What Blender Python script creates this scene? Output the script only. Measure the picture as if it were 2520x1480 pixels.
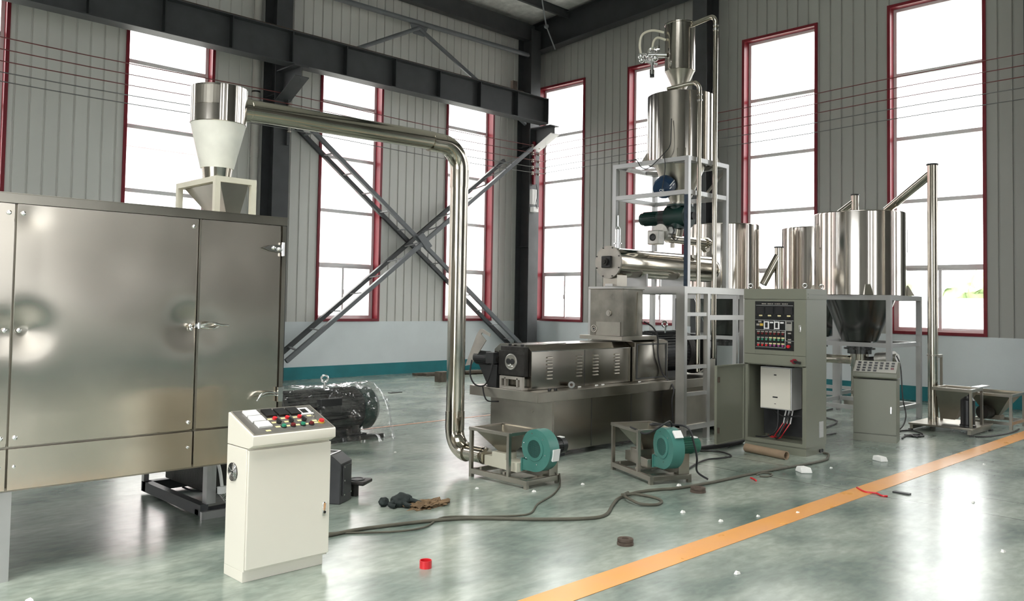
import bpy, bmesh, math, random
from mathutils import Vector, Matrix, noise
PI = math.pi
random.seed(7)
for o in list(bpy.data.objects): bpy.data.objects.remove(o)
sc = bpy.context.scene
COL = sc.collection

# ------------------------------------------------------------------ camera
yaw, pitch, roll = (math.radians(v) for v in (45.6475, 2.2503, 0.9429))
F = Vector((math.cos(yaw)*math.cos(pitch), math.sin(yaw)*math.cos(pitch), math.sin(pitch)))
R0 = Vector((math.sin(yaw), -math.cos(yaw), 0)); U0 = R0.cross(F)
Rv = math.cos(roll)*R0 + math.sin(roll)*U0; Uv = -math.sin(roll)*R0 + math.cos(roll)*U0
cd = bpy.data.cameras.new('camera'); cam = bpy.data.objects.new('camera', cd); COL.objects.link(cam)
m = Matrix((Rv, Uv, -F)).transposed().to_4x4(); m.translation = Vector((0, 0, 1.6)); cam.matrix_world = m
cd.sensor_fit = 'HORIZONTAL'; cd.sensor_width = 36; cd.lens = 2058.4/2520*36
cd.shift_x = 0.0040; cd.shift_y = -0.0298; cd.clip_start = .05; cd.clip_end = 400
sc.camera = cam

# ------------------------------------------------------------------ sky and exposure
w = bpy.data.worlds.new('overcast_sky'); sc.world = w; w.use_nodes = True
nt = w.node_tree; nt.nodes.clear()
bg = nt.nodes.new('ShaderNodeBackground'); wo = nt.nodes.new('ShaderNodeOutputWorld')
tc = nt.nodes.new('ShaderNodeTexCoord'); sx = nt.nodes.new('ShaderNodeSeparateXYZ'); cr = nt.nodes.new('ShaderNodeValToRGB')
cr.color_ramp.elements[0].position = 0.0; cr.color_ramp.elements[0].color = (.64, .67, .70, 1)
cr.color_ramp.elements[1].position = 1; cr.color_ramp.elements[1].color = (1.95, 1.92, 1.82, 1)
nt.links.new(tc.outputs['Generated'], sx.inputs[0]); nt.links.new(sx.outputs['Z'], cr.inputs[0])
nt.links.new(cr.outputs[0], bg.inputs['Color']); bg.inputs['Strength'].default_value = 1.0
nt.links.new(bg.outputs[0], wo.inputs[0])
sc.view_settings.view_transform = 'Standard'; sc.view_settings.look = 'None'
sc.view_settings.exposure = 2.85; sc.view_settings.gamma = 1; sc.view_settings.use_curve_mapping = False
try:
    sc.cycles.use_denoising = True; sc.cycles.max_bounces = 10; sc.cycles.diffuse_bounces = 5; sc.cycles.glossy_bounces = 5
    sc.cycles.transparent_max_bounces = 12; sc.cycles.transmission_bounces = 6
    sc.cycles.sample_clamp_indirect = 12; sc.cycles.caustics_reflective = True; sc.cycles.blur_glossy = .5
except Exception: pass

# ------------------------------------------------------------------ mesh helpers
class MB:
    def __init__(s): s.bm = bmesh.new()
    def face(s, pts):
        try: return s.bm.faces.new([s.bm.verts.new(p) for p in pts])
        except ValueError: pass
    def hexa(s, c):   # 8 corners, bottom ring then top ring
        v = [s.bm.verts.new(p) for p in c]
        for f in ((3,2,1,0),(4,5,6,7),(0,1,5,4),(1,2,6,5),(2,3,7,6),(3,0,4,7)): s.bm.faces.new([v[i] for i in f])
        return s
    def box(s, x0, x1, y0, y1, z0, z1):
        return s.hexa([(x0,y0,z0),(x1,y0,z0),(x1,y1,z0),(x0,y1,z0),(x0,y0,z1),(x1,y0,z1),(x1,y1,z1),(x0,y1,z1)])
    def bar(s, a, b, w, h, up=(0,0,1)):
        a, b, up = Vector(a), Vector(b), Vector(up); d = (b-a).normalized()
        if abs(d.dot(up)) > .98: up = Vector((0, 1, 0))
        r = d.cross(up).normalized(); u = r.cross(d)
        c = []
        for p in (a, b):
            c += [p - r*w/2 - u*h/2, p + r*w/2 - u*h/2, p + r*w/2 + u*h/2, p - r*w/2 + u*h/2]
        return s.hexa(c)
    def ring(s, c, d, r, n, ref=None):
        d = Vector(d).normalized(); ref = Vector(ref) if ref else (Vector((0,0,1)) if abs(d.z) < .9 else Vector((1,0,0)))
        a = d.cross(ref).normalized(); b = a.cross(d)
        return [s.bm.verts.new(Vector(c) + a*r*math.cos(2*PI*i/n) + b*r*math.sin(2*PI*i/n)) for i in range(n)]
    def skin(s, rings, cap=True):
        n = len(rings[0])
        for p, q in zip(rings, rings[1:]):
            for i in range(n): s.bm.faces.new((p[i], p[(i+1) % n], q[(i+1) % n], q[i]))
        if cap: s.bm.faces.new(list(reversed(rings[0]))); s.bm.faces.new(rings[-1])
        return s
    def cyl(s, a, b, r, n=24, r2=None, cap=True):
        d = Vector(b) - Vector(a)
        return s.skin([s.ring(a, d, r, n), s.ring(b, d, r if r2 is None else r2, n)], cap)
    def lathe(s, c, prof, n=40, axis=(0,0,1), cap=False, wob=0):   # prof: (radius, distance along axis)
        ax = Vector(axis).normalized()
        if wob:   # rolled sheet is never truly round: shallow vertical ripples
            rings = []; P2 = [prof[0]]
            for (r0, h0), (r1, h1) in zip(prof, prof[1:]):   # hold the long walls straight right up to their lips
                if abs(h1-h0) > .2:
                    for f in (.01, .99): P2.append((r0+(r1-r0)*f, h0+(h1-h0)*f))
                P2.append((r1, h1))
            for r, h in P2:
                q = []
                for i in range(n):
                    t = 2*PI*i/n; u = Vector((math.cos(t), math.sin(t), 0))
                    k = 1 + wob*(.4*noise.noise(u*3.1+Vector(c)) + .36*noise.noise(u*9+Vector(c)) + .24*noise.noise(u*19+Vector(c)) + .09*noise.noise(u*42+Vector(c)))
                    q.append(s.bm.verts.new(Vector(c)+u*max(r*k,1e-4)+Vector((0,0,h))))
                rings.append(q)
            return s.skin(rings, cap)
        return s.skin([s.ring(Vector(c) + ax*h, ax, max(r, 1e-4), n) for r, h in prof], cap)
    def tube(s, pts, r, n=10, sub=6, cap=True):
        P = [Vector(p) for p in pts]
        if sub > 1 and len(P) > 2:
            Q = []
            for i in range(len(P)-1):
                p0, p1, p2, p3 = P[max(i-1,0)], P[i], P[i+1], P[min(i+2,len(P)-1)]
                for k in range(sub):
                    t = k/sub
                    Q.append(.5*((2*p1)+(p2-p0)*t+(2*p0-5*p1+4*p2-p3)*t*t+(3*p1-p0-3*p2+p3)*t**3))
            Q.append(P[-1]); P = Q
        a = None; rings = []
        for i, p in enumerate(P):
            d = (P[min(i+1,len(P)-1)] - P[max(i-1,0)]).normalized()
            if a is None: a = d.orthogonal().normalized()
            a = (a - d*a.dot(d)).normalized(); b = d.cross(a)
            rings.append([s.bm.verts.new(p + (a*math.cos(2*PI*k/n) + b*math.sin(2*PI*k/n))*r) for k in range(n)])
        return s.skin(rings, cap)
    def prism(s, poly, axis, a0, a1):   # poly in the two other axes, in order
        def P(u, v, t): return {'x': (t,u,v), 'y': (u,t,v), 'z': (u,v,t)}[axis]
        p = [s.bm.verts.new(P(u,v,a0)) for u,v in poly]; q = [s.bm.verts.new(P(u,v,a1)) for u,v in poly]
        n = len(p)
        for i in range(n): s.bm.faces.new((p[i], p[(i+1)%n], q[(i+1)%n], q[i]))
        s.bm.faces.new(list(reversed(p))); s.bm.faces.new(q); return s
    def torus(s, c, axis, R, r, n=24, k=8):
        ax = Vector(axis).normalized(); a = ax.orthogonal().normalized(); b = ax.cross(a)
        rings = []
        for i in range(n):
            t = 2*PI*i/n; rad = a*math.cos(t)+b*math.sin(t)
            rings.append([s.bm.verts.new(Vector(c)+rad*(R+r*math.cos(2*PI*j/k))+ax*r*math.sin(2*PI*j/k)) for j in range(k)])
        rings.append(rings[0]); return s.skin(rings, False)
    def ball(s, c, r, sx=1, sy=1, sz=1, n=12):
        bmesh.ops.create_uvsphere(s.bm, u_segments=n, v_segments=max(6,n//2), radius=r, matrix=Matrix.Translation(c) @ Matrix.Diagonal((sx,sy,sz,1)))
        return s
    def frame(s, x0, x1, y0, y1, z0, z1, t, axis):   # rectangular ring of bars, flat along axis
        if axis == 'x':
            s.box(x0,x1,y0,y0+t,z0,z1); s.box(x0,x1,y1-t,y1,z0,z1); s.box(x0,x1,y0+t,y1-t,z0,z0+t); s.box(x0,x1,y0+t,y1-t,z1-t,z1)
        elif axis == 'y':
            s.box(x0,x0+t,y0,y1,z0,z1); s.box(x1-t,x1,y0,y1,z0,z1); s.box(x0+t,x1-t,y0,y1,z0,z0+t); s.box(x0+t,x1-t,y0,y1,z1-t,z1)
        else:
            s.box(x0,x0+t,y0,y1,z0,z1); s.box(x1-t,x1,y0,y1,z0,z1); s.box(x0+t,x1-t,y0,y0+t,z0,z1); s.box(x0+t,x1-t,y1-t,y1,z0,z1)
        return s
    def xf(s, M): s.bm.transform(M); return s

ROOT = {}
def thing(name, label, cat, loc=(0,0,0), rz=0, group=None, kind=None, local=False):
    o = bpy.data.objects.new(name, None); o.empty_display_size = .1; COL.objects.link(o)
    o.location = loc; o.rotation_euler = (0,0,rz)
    ROOT[o.name] = None if local else (Matrix.Translation(loc) @ Matrix.Rotation(rz,4,'Z')).inverted()
    tagp(o, label, cat, group, kind); return o
def tagp(o, label=None, cat=None, group=None, kind=None):
    if label: o['label'] = label
    if cat: o['category'] = cat
    if group: o['group'] = group
    if kind: o['kind'] = kind
    return o
def mesh_from(name, mb, mat, M=None, bevel=0, smooth=.6):
    bm = mb.bm
    if M is not None: bm.transform(M)
    bmesh.ops.recalc_face_normals(bm, faces=bm.faces)
    if bevel:
        es = [e for e in bm.edges if len(e.link_faces) == 2 and e.calc_face_angle(0) > .7]
        if es: bmesh.ops.bevel(bm, geom=es, offset=bevel, segments=2, profile=.5, affect='EDGES', clamp_overlap=True)
    me = bpy.data.meshes.new(name); bm.to_mesh(me); bm.free()
    if smooth:
        for p in me.polygons: p.use_smooth = True
        me.set_sharp_from_angle(angle=.35 if bevel and smooth == .6 else smooth)
    me.materials.append(mat); return me
def part(name, mb, mat, parent, bevel=0, label=None, smooth=.6, kind=None):
    root = parent
    while root.parent: root = root.parent
    me = mesh_from(name, mb, mat, ROOT.get(root.name), bevel, smooth)
    o = bpy.data.objects.new(name, me); COL.objects.link(o); o.parent = parent
    if label: o['label'] = label
    if kind: o['kind'] = kind
    return o
def single(name, label, cat, mb, mat, group=None, kind=None, bevel=0, smooth=.6):
    bm = mb.bm; n = max(1, len(bm.verts))
    c = sum((v.co for v in bm.verts), Vector())/n; c.z = min(v.co.z for v in bm.verts)
    me = mesh_from(name, mb, mat, Matrix.Translation(-c), bevel, smooth)
    o = bpy.data.objects.new(name, me); COL.objects.link(o); o.location = c
    ROOT[o.name] = Matrix.Translation(c).inverted()
    return tagp(o, label, cat, group, kind)
def structure(name, mb, mat, label=None, bevel=0, smooth=.6):
    return single(name, label, None, mb, mat, kind='structure', bevel=bevel, smooth=smooth)

# ------------------------------------------------------------------ materials
def mat(name, col, rough=.5, metal=0, var=.06, vscale=3, bump=0, bscale=40, rvar=0, stretch=(1,1,1), spec=.5, col2=None, coat=0, aniso=0):
    M = bpy.data.materials.new(name); M.use_nodes = True; T = M.node_tree; N = T.nodes; L = T.links
    b = N['Principled BSDF']; b.inputs['Roughness'].default_value = rough; b.inputs['Metallic'].default_value = metal
    b.inputs['Specular IOR Level'].default_value = spec; b.inputs['Coat Weight'].default_value = coat; b.inputs['Coat Roughness'].default_value = .15
    if aniso:
        b.inputs['Anisotropic'].default_value = aniso; tg = N.new('ShaderNodeTangent'); tg.direction_type = 'RADIAL'; tg.axis = 'Z'
        L.new(tg.outputs[0], b.inputs['Tangent']); b.inputs['Anisotropic Rotation'].default_value = 0
    t = N.new('ShaderNodeTexCoord'); mp = N.new('ShaderNodeMapping'); mp.inputs['Scale'].default_value = stretch
    L.new(t.outputs['Object'], mp.inputs[0])
    n = N.new('ShaderNodeTexNoise'); n.inputs['Scale'].default_value = vscale; n.inputs['Detail'].default_value = 5
    L.new(mp.outputs[0], n.inputs['Vector'])
    r = N.new('ShaderNodeValToRGB'); e = r.color_ramp.elements
    e[0].position = .3; e[1].position = .7
    c2 = col2 or tuple(min(1, c*(1+var)) for c in col); c1 = col if col2 else tuple(c*(1-var) for c in col)
    e[0].color = (*c1, 1); e[1].color = (*c2, 1)
    L.new(n.outputs['Fac'], r.inputs[0]); L.new(r.outputs[0], b.inputs['Base Color'])
    if rvar:
        mr = N.new('ShaderNodeMapRange'); mr.inputs['To Min'].default_value = max(.02, rough-rvar); mr.inputs['To Max'].default_value = rough+rvar
        L.new(n.outputs['Fac'], mr.inputs['Value']); L.new(mr.outputs[0], b.inputs['Roughness'])
    if bump:
        n2 = N.new('ShaderNodeTexNoise'); n2.inputs['Scale'].default_value = bscale; n2.inputs['Detail'].default_value = 3
        L.new(mp.outputs[0], n2.inputs['Vector'])
        bp = N.new('ShaderNodeBump'); bp.inputs['Strength'].default_value = bump; bp.inputs['Distance'].default_value = .01
        L.new(n2.outputs['Fac'], bp.inputs['Height']); L.new(bp.outputs[0], b.inputs['Normal'])
    return M
STEEL = (.63, .605, .565)
M = dict(
    brushed = mat('brushed_stainless', (.60,.55,.475), .2, 1, .07, 2.0, rvar=.04, stretch=(1,1,1), aniso=.8),
    exsteel = mat('brown_grey_stainless', (.30,.28,.245), .22, 1, .12, 2, rvar=.05, aniso=.6),
    darkcone = mat('dark_polished_cone', (.115,.115,.115), .22, 1, .1, 3),
    deskface = mat('pale_desk_face', (.48,.47,.44), .5, 0, .03, 3),
    alum2 = mat('pale_grey_paint', (.32,.33,.34), .45, 0, .1, 6),
    cladback = mat('dull_grey_cladding', (.26,.26,.25), .5, 0, .05, .8),
    trayblue = mat('dull_blue_tray', (.02,.035,.06), .6, 0, .3, 20),
    hopsteel = mat('stained_hopper_steel', (.24,.225,.195), .3, 1, .25, 5, rvar=.08),
    satin = mat('satin_stainless', (.38,.355,.31), .3, 1, .14, 3, rvar=.06),
    polish = mat('polished_stainless', (.56,.525,.48), .13, 1, .05, 2, rvar=.04, stretch=(6,6,.35)),
    pipe = mat('polished_pipe_steel', (.55,.51,.44), .12, 1, .05, 3, rvar=.03),
    tube = mat('bright_square_tube', (.50,.495,.48), .36, 1, .05, 5, rvar=.06),
    tubew = mat('pale_square_tube', (.50,.50,.50), .36, .7, .05, 5, rvar=.06),
    darksteel = mat('dark_structural_steel', (.035,.038,.042), .5, 0, .2, 3, rvar=.1),
    greysteel = mat('grey_structural_steel', (.055,.058,.063), .5, 0, .12, 4),
    brace = mat('grey_brace_paint', (.14,.15,.165), .45, 0, .12, 4),
    clad = mat('pale_grey_cladding', (.66,.655,.63), .42, 0, .05, .8, rvar=.08, stretch=(1,1,.25)),
    clad2 = mat('grey_green_cladding', (.41,.41,.39), .42, 0, .05, .8, rvar=.08, stretch=(1,1,.25)),
    plaster = mat('white_painted_plaster', (.74,.79,.82), .7, 0, .04, 1.5, bump=.05, bscale=20),
    teal = mat('teal_skirting_paint', (.012,.20,.235), .45, 0, .12, 3),
    red = mat('crimson_frame_paint', (.20,.007,.018), .4, 0, .12, 4),
    alu = mat('white_aluminium', (.85,.85,.87), .4, 0, .04, 3),
    ceil = mat('foil_insulation', (.72,.72,.70), .5, .1, .18, 6, bump=.6, bscale=14),
    cream = mat('cream_cabinet_paint', (.76,.73,.65), .35, 0, .02, 2),
    creamd = mat('cream_frame_paint', (.60,.58,.48), .45, 0, .05, 4),
    cabgrey = mat('grey_green_cabinet_paint', (.19,.195,.155), .38, 0, .03, 2),
    blanket = mat('white_insulation_wrap', (.78,.78,.72), .6, 0, .07, 7, bump=.15, bscale=12),
    black = mat('black_plastic', (.012,.012,.013), .35, 0, .2, 6),
    blackrub = mat('black_cable_rubber', (.018,.018,.02), .5, 0, .2, 6),
    cable = mat('dusty_cable', (.085,.08,.06), .6, 0, .2, 10),
    iron = mat('blackened_iron', (.03,.028,.026), .5, .5, .4, 8, bump=.3, bscale=30),
    motor = mat('charcoal_motor_paint', (.028,.029,.031), .45, .1, .3, 6),
    teal2 = mat('teal_blower_paint', (.055,.19,.165), .35, 0, .08, 4),
    green = mat('green_motor_paint', (.03,.12,.085), .35, 0, .15, 6),
    dgreen = mat('dark_green_gearbox_paint', (.008,.035,.03), .35, 0, .2, 6),
    blue = mat('blue_motor_paint', (.010,.035,.085), .35, 0, .15, 6),
    alum = mat('cast_aluminium', (.5,.49,.46), .35, .9, .15, 12, bump=.2, bscale=60),
    flange = mat('dull_flange_steel', (.45,.42,.38), .45, .7, .15, 6),
    chrome = mat('chrome', (.8,.8,.8), .12, 1, .02, 4),
    gfloorline = mat('worn_orange_floor_paint', (.80,.36,.07), .3, 0, .12, 3, rvar=.1, col2=(.76,.36,.13)),
    farline = mat('faded_orange_line', (.55,.28,.18), .4, 0, .2, 5),
    whitepl = mat('white_label', (.8,.8,.8), .5, 0, .02, 4),
    yellowl = mat('pale_yellow_label', (.75,.66,.36), .5, 0, .05, 8),
    panel = mat('dark_panel_film', (.13,.125,.115), .25, 0, .08, 8),
    panelblk = mat('black_panel', (.012,.013,.014), .25, 0, .2, 8),
    redpl = mat('red_plastic', (.62,.02,.03), .3, 0, .05, 8),
    greenpl = mat('green_plastic', (.02,.22,.13), .3, 0, .05, 8),
    purple = mat('purple_button', (.25,.05,.2), .4, 0, .05, 8),
    mgreen = mat('pale_green_button', (.10,.32,.20), .4, 0, .05, 8),
    dred = mat('dark_red_lens', (.13,.01,.012), .3, 0, .1, 8),
    yellow = mat('yellow_button', (.6,.4,.06), .4, 0, .05, 8),
    card = mat('brown_cardboard', (.30,.215,.145), .75, 0, .1, 8),
    foam = mat('white_foam', (.82,.82,.80), .8, 0, .05, 10),
    rag = mat('brown_rag', (.17,.11,.06), .9, 0, .3, 12, bump=.5, bscale=50),
    glove = mat('dark_glove_cloth', (.016,.024,.024), .8, 0, .3, 12, bump=.4, bscale=40),
    rust = mat('rusty_iron', (.09,.065,.05), .7, .2, .35, 14, bump=.4, bscale=50),
    hose = mat('milky_hose', (.72,.68,.56), .35, 0, .04, 8),
    pvc = mat('grey_pvc', (.55,.54,.51), .4, 0, .05, 3),
    wire = mat('red_brown_wire', (.16,.035,.035), .5, 0, .1, 6),
    wireg = mat('grey_wire', (.15,.15,.15), .5, 0, .1, 6),
    wood = mat('weathered_wood', (.11,.09,.07), .8, 0, .3, 8),
    asphalt = mat('outdoor_paving', (.32,.33,.31), .9, 0, .1, .5),
    farwall = mat('far_building_wall', (.75,.75,.75), .8, 0, .05, .4),
    farred = mat('far_building_red', (.60,.30,.33), .7, 0, .05, .4),
    farpane = mat('far_window_pane', (.42,.44,.47), .3, 0, .05, 2),
    leaf = mat('far_foliage', (.24,.32,.15), .8, 0, .3, 1.5),
)
def glass_mat():
    m_ = bpy.data.materials.new('window_glass'); m_.use_nodes = True; T = m_.node_tree; N = T.nodes; N.clear()
    o = N.new('ShaderNodeOutputMaterial'); mx = N.new('ShaderNodeMixShader'); tr = N.new('ShaderNodeBsdfTransparent'); gl = N.new('ShaderNodeBsdfGlossy')
    lw = N.new('ShaderNodeLayerWeight'); lw.inputs[0].default_value = .5; pw = N.new('ShaderNodeMath'); pw.operation = 'POWER'; pw.inputs[1].default_value = 4; fr = N.new('ShaderNodeMath'); fr.operation = 'MULTIPLY_ADD'; fr.inputs[1].default_value = .8; fr.inputs[2].default_value = .04; T.links.new(lw.outputs['Facing'], pw.inputs[0]); T.links.new(pw.outputs[0], fr.inputs[0]); tr.inputs[0].default_value = (.97,.97,.96,1); gl.inputs['Roughness'].default_value = .02
    T.links.new(fr.outputs[0], mx.inputs[0]); T.links.new(tr.outputs[0], mx.inputs[1]); T.links.new(gl.outputs[0], mx.inputs[2]); T.links.new(mx.outputs[0], o.inputs[0]); return m_
M['glass'] = glass_mat()
def film_mat():
    m_ = bpy.data.materials.new('clear_plastic_film'); m_.use_nodes = True; T = m_.node_tree; N = T.nodes; N.clear()
    o = N.new('ShaderNodeOutputMaterial'); mx = N.new('ShaderNodeMixShader'); tr = N.new('ShaderNodeBsdfTransparent'); gl = N.new('ShaderNodeBsdfGlossy'); gl.inputs['Color'].default_value = (.9,.9,.92,1); gl.inputs['Roughness'].default_value = .13
    lw = N.new('ShaderNodeLayerWeight'); lw.inputs[0].default_value = .35
    mr = N.new('ShaderNodeMapRange'); mr.inputs['To Min'].default_value = .05; mr.inputs['To Max'].default_value = .55
    n = N.new('ShaderNodeTexNoise'); n.inputs['Scale'].default_value = 5; n.inputs['Detail'].default_value = 2.5; n.inputs['Distortion'].default_value = .8
    bp = N.new('ShaderNodeBump'); bp.inputs['Strength'].default_value = 1; bp.inputs['Distance'].default_value = .05
    T.links.new(n.outputs['Fac'], bp.inputs['Height']); T.links.new(bp.outputs[0], gl.inputs['Normal']); T.links.new(bp.outputs[0], lw.inputs['Normal'])
    T.links.new(lw.outputs['Facing'], mr.inputs['Value']); T.links.new(mr.outputs[0], mx.inputs[0])
    T.links.new(tr.outputs[0], mx.inputs[1]); T.links.new(gl.outputs[0], mx.inputs[2]); T.links.new(mx.outputs[0], o.inputs[0]); return m_
M['film'] = film_mat()
def floor_mat():
    m_ = bpy.data.materials.new('green_epoxy_floor'); m_.use_nodes = True; T = m_.node_tree; N = T.nodes; L = T.links
    b = N['Principled BSDF']; g = N.new('ShaderNodeNewGeometry'); b.inputs['Specular IOR Level'].default_value = .6
    def nz(s, d=5, st=(1,1,1), dist=0):
        mp = N.new('ShaderNodeMapping'); mp.inputs['Scale'].default_value = st; L.new(g.outputs['Position'], mp.inputs[0])
        n = N.new('ShaderNodeTexNoise'); n.inputs['Scale'].default_value = s; n.inputs['Detail'].default_value = d; n.inputs['Distortion'].default_value = dist; L.new(mp.outputs[0], n.inputs['Vector']); return n
    a = nz(1.1, 8, (1,1.6,1), .4); r = N.new('ShaderNodeValToRGB'); e = r.color_ramp.elements
    r.color_ramp.interpolation = 'B_SPLINE'; e[0].position = .30; e[0].color = (.10,.15,.13,1); e[1].position = .70; e[1].color = (.42,.47,.41,1)
    k = e.new(.5); k.color = (.26,.31,.275,1); L.new(a.outputs['Fac'], r.inputs[0])
    f = nz(9, 6, (1,2.2,1), .3); r2 = N.new('ShaderNodeValToRGB'); r2.color_ramp.elements[0].position = .15; r2.color_ramp.elements[1].position = .85; r2.color_ramp.interpolation = 'EASE'
    r2.color_ramp.elements[0].color = (.70,.70,.70,1); r2.color_ramp.elements[1].color = (1.06,1.06,1.06,1); L.new(f.outputs['Fac'], r2.inputs[0])
    mx = N.new('ShaderNodeMix'); mx.data_type = 'RGBA'; mx.blend_type = 'MULTIPLY'; mx.inputs[0].default_value = 1
    L.new(r.outputs[0], mx.inputs[6]); L.new(r2.outputs[0], mx.inputs[7])
    # saw-cut joints across the hall, a real dark groove every few metres
    sp = N.new('ShaderNodeSeparateXYZ'); L.new(g.outputs['Position'], sp.inputs[0])
    def line(x0, hw):
        s = N.new('ShaderNodeMath'); s.operation = 'SUBTRACT'; s.inputs[1].default_value = x0; L.new(sp.outputs[0], s.inputs[0])
        n = nz(1.3, 3); ad = N.new('ShaderNodeMath'); ad.operation = 'MULTIPLY_ADD'; ad.inputs[1].default_value = .08; L.new(n.outputs['Fac'], ad.inputs[0]); L.new(s.outputs[0], ad.inputs[2])
        ab = N.new('ShaderNodeMath'); ab.operation = 'ABSOLUTE'; L.new(ad.outputs[0], ab.inputs[0])
        c = N.new('ShaderNodeMath'); c.operation = 'LESS_THAN'; c.inputs[1].default_value = hw; L.new(ab.outputs[0], c.inputs[0]); return c
    l1, l2 = line(8.04, .006), line(7.40, .007); mxm = N.new('ShaderNodeMath'); mxm.operation = 'MAXIMUM'; L.new(l1.outputs[0], mxm.inputs[0]); L.new(l2.outputs[0], mxm.inputs[1])
    mj = N.new('ShaderNodeMix'); mj.data_type = 'RGBA'; L.new(mxm.outputs[0], mj.inputs[0]); L.new(mx.outputs[2], mj.inputs[6]); mj.inputs[7].default_value = (.05,.06,.055,1)
    L.new(mj.outputs[2], b.inputs['Base Color'])
    q = nz(5, 9, (1,1.8,1), .2); mr = N.new('ShaderNodeMapRange'); mr.inputs['From Min'].default_value = .1; mr.inputs['From Max'].default_value = .9
    mr.inputs['To Min'].default_value = .17; mr.inputs['To Max'].default_value = .29; L.new(q.outputs['Fac'], mr.inputs['Value']); L.new(mr.outputs[0], b.inputs['Roughness'])
    bn = nz(14, 3); bp = N.new('ShaderNodeBump'); bp.inputs['Strength'].default_value = .05; bp.inputs['Distance'].default_value = .004
    L.new(bn.outputs['Fac'], bp.inputs['Height']); L.new(bp.outputs[0], b.inputs['Normal']); return m_
M['floor'] = floor_mat()

# ================================================================== THE HALL
XW, YW = 15.55, 14.88          # inner faces of the right (gable) wall and of the left wall
XB, YB = -5.4, -10.0           # the two walls behind the camera
ZR = lambda y: 8.72 + (YW - y)*.067   # underside of the roof sheeting
structure('floor', MB().box(XB-.2, XW+.2, YB-.2, YW+.2, -.12, 0), M['floor'], 'glossy grey green epoxy workshop floor')
single('yard', 'pale outdoor paving round the hall', None, MB().box(-60,80,-60,80,-.3,-.13), M['asphalt'], kind='structure')

def cladding(mb, axis, plane, sgn, a0, a1, z0, z1, pitch_=.222, off=0, zfun=None):
    """ribbed sheet: pans with narrow sunk joints; sgn points into the hall"""
    k0 = math.floor((a0-off)/pitch_); pts = [(a0, 0)]
    k = k0
    while True:
        c = off + k*pitch_
        for a, d in ((c-.016,0),(c-.009,-.018),(c+.006,-.018),(c+.011,0),(c+.018,.006),(c+.026,0)):
            if a0+.001 < a < a1-.001: pts.append((a, d))
        k += 1
        if c > a1: break
    pts.append((a1, 0))
    def P(a, d, z): return (a, plane+sgn*d, z) if axis == 'y' else (plane+sgn*d, a, z)
    for (a, d), (b, e) in zip(pts, pts[1:]):
        zt0, zt1 = (zfun(a), zfun(b)) if zfun else (z1, z1)
        mb.face([P(a,d,z0), P(b,e,z0), P(b,e,zt1), P(a,d,zt0)])
WZ0, WZ1L, WZ1 = 1.17, 6.97, 7.16
LWIN = [(-5.0,-3.42),(-1.45,.13),(1.87,3.45),(5.24,6.82),(9.10,10.65),(12.47,13.98)]
RWIN = [(13.29,14.85),(10.39,11.96),(7.37,8.98),(4.41,6.02),(.4,2.0),(-2.6,-1.0),(-5.6,-4.0)]
RWIN_S = sorted(RWIN)
def wall(name, axis, plane, sgn, A0, A1, wins, ztop, mclad, wz1, zfun=None, thick=.30, doors=()):
    mb = MB(); back = MB(); plb = MB(); skb = MB()
    edges = [A0] + [v for w_ in wins for v in w_] + [A1]
    piers = list(zip(edges[::2], edges[1::2]))
    def bx(m_, a0, a1, d0, d1, z0, z1):
        p, q = plane - sgn*d1, plane - sgn*d0; lo, hi = min(p,q), max(p,q)
        m_.box(a0,a1,lo,hi,z0,z1) if axis == 'y' else m_.box(lo,hi,a0,a1,z0,z1)
    for a0, a1 in piers:
        zt = max(zfun(a0), zfun(a1)) if zfun else ztop
        bx(back, a0, a1, .02, thick, WZ0, zt+.1); cladding(mb, axis, plane, sgn, a0, a1, 1.15, ztop, zfun=zfun)
    for a0, a1 in wins:
        zt = max(zfun(a0), zfun(a1)) if zfun else ztop
        bx(back, a0, a1, .02, thick, wz1, zt+.1); cladding(mb, axis, plane, sgn, a0, a1, wz1, ztop, zfun=zfun)
    segs = [(A0, A1)]
    for d0, d1 in doors: segs = [(A0, d0), (d1, A1)]
    for a0, a1 in segs: bx(plb, a0, a1, -.004, thick, 0, WZ0-.015)
    r = structure(name, mb, mclad, smooth=0)
    for o_, nm, mm in ((back, 'wall_core', M['greysteel']), (plb, 'plaster_dado', M['plaster'])):
        part(nm, o_, mm, r, smooth=0)
    for a0, a1 in segs: bx(skb, a0, a1, -.012, 0, 0, .25)
    structure(name.replace('wall', 'baseboard'), skb, M['teal'], smooth=0)
    return r
wl = wall('wall_left', 'y', YW, -1, XB, XW, LWIN, ZR(YW), M['clad'], WZ1L)
tagp(wl, 'ribbed pale grey cladding wall above a white plaster dado')
wr = wall('wall_right', 'x', XW, -1, YB, YW, RWIN_S, 0, M['clad2'], WZ1, zfun=ZR)
tagp(wr, 'ribbed grey gable wall with four tall windows')
FRONT = [(-3.6,-2.0),(0,1.6),(3.4,5.0)]
# walls behind the camera: one with a big open doorway, one with tall windows
wall('wall_front', 'y', YB, 1, XB, XW, FRONT, ZR(YB), M['cladback'], WZ1)
bk = MB(); bk.box(XB-.14, XB, YB, -1.0, 0, 10.6); bk.box(XB-.14, XB, 4.4, YW, 0, 10.6); bk.box(XB-.14, XB, -1.0, 4.4, 4.4, 10.6)
structure('wall_back', bk, M['cladback'], 'far end wall with an open vehicle doorway')

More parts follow.
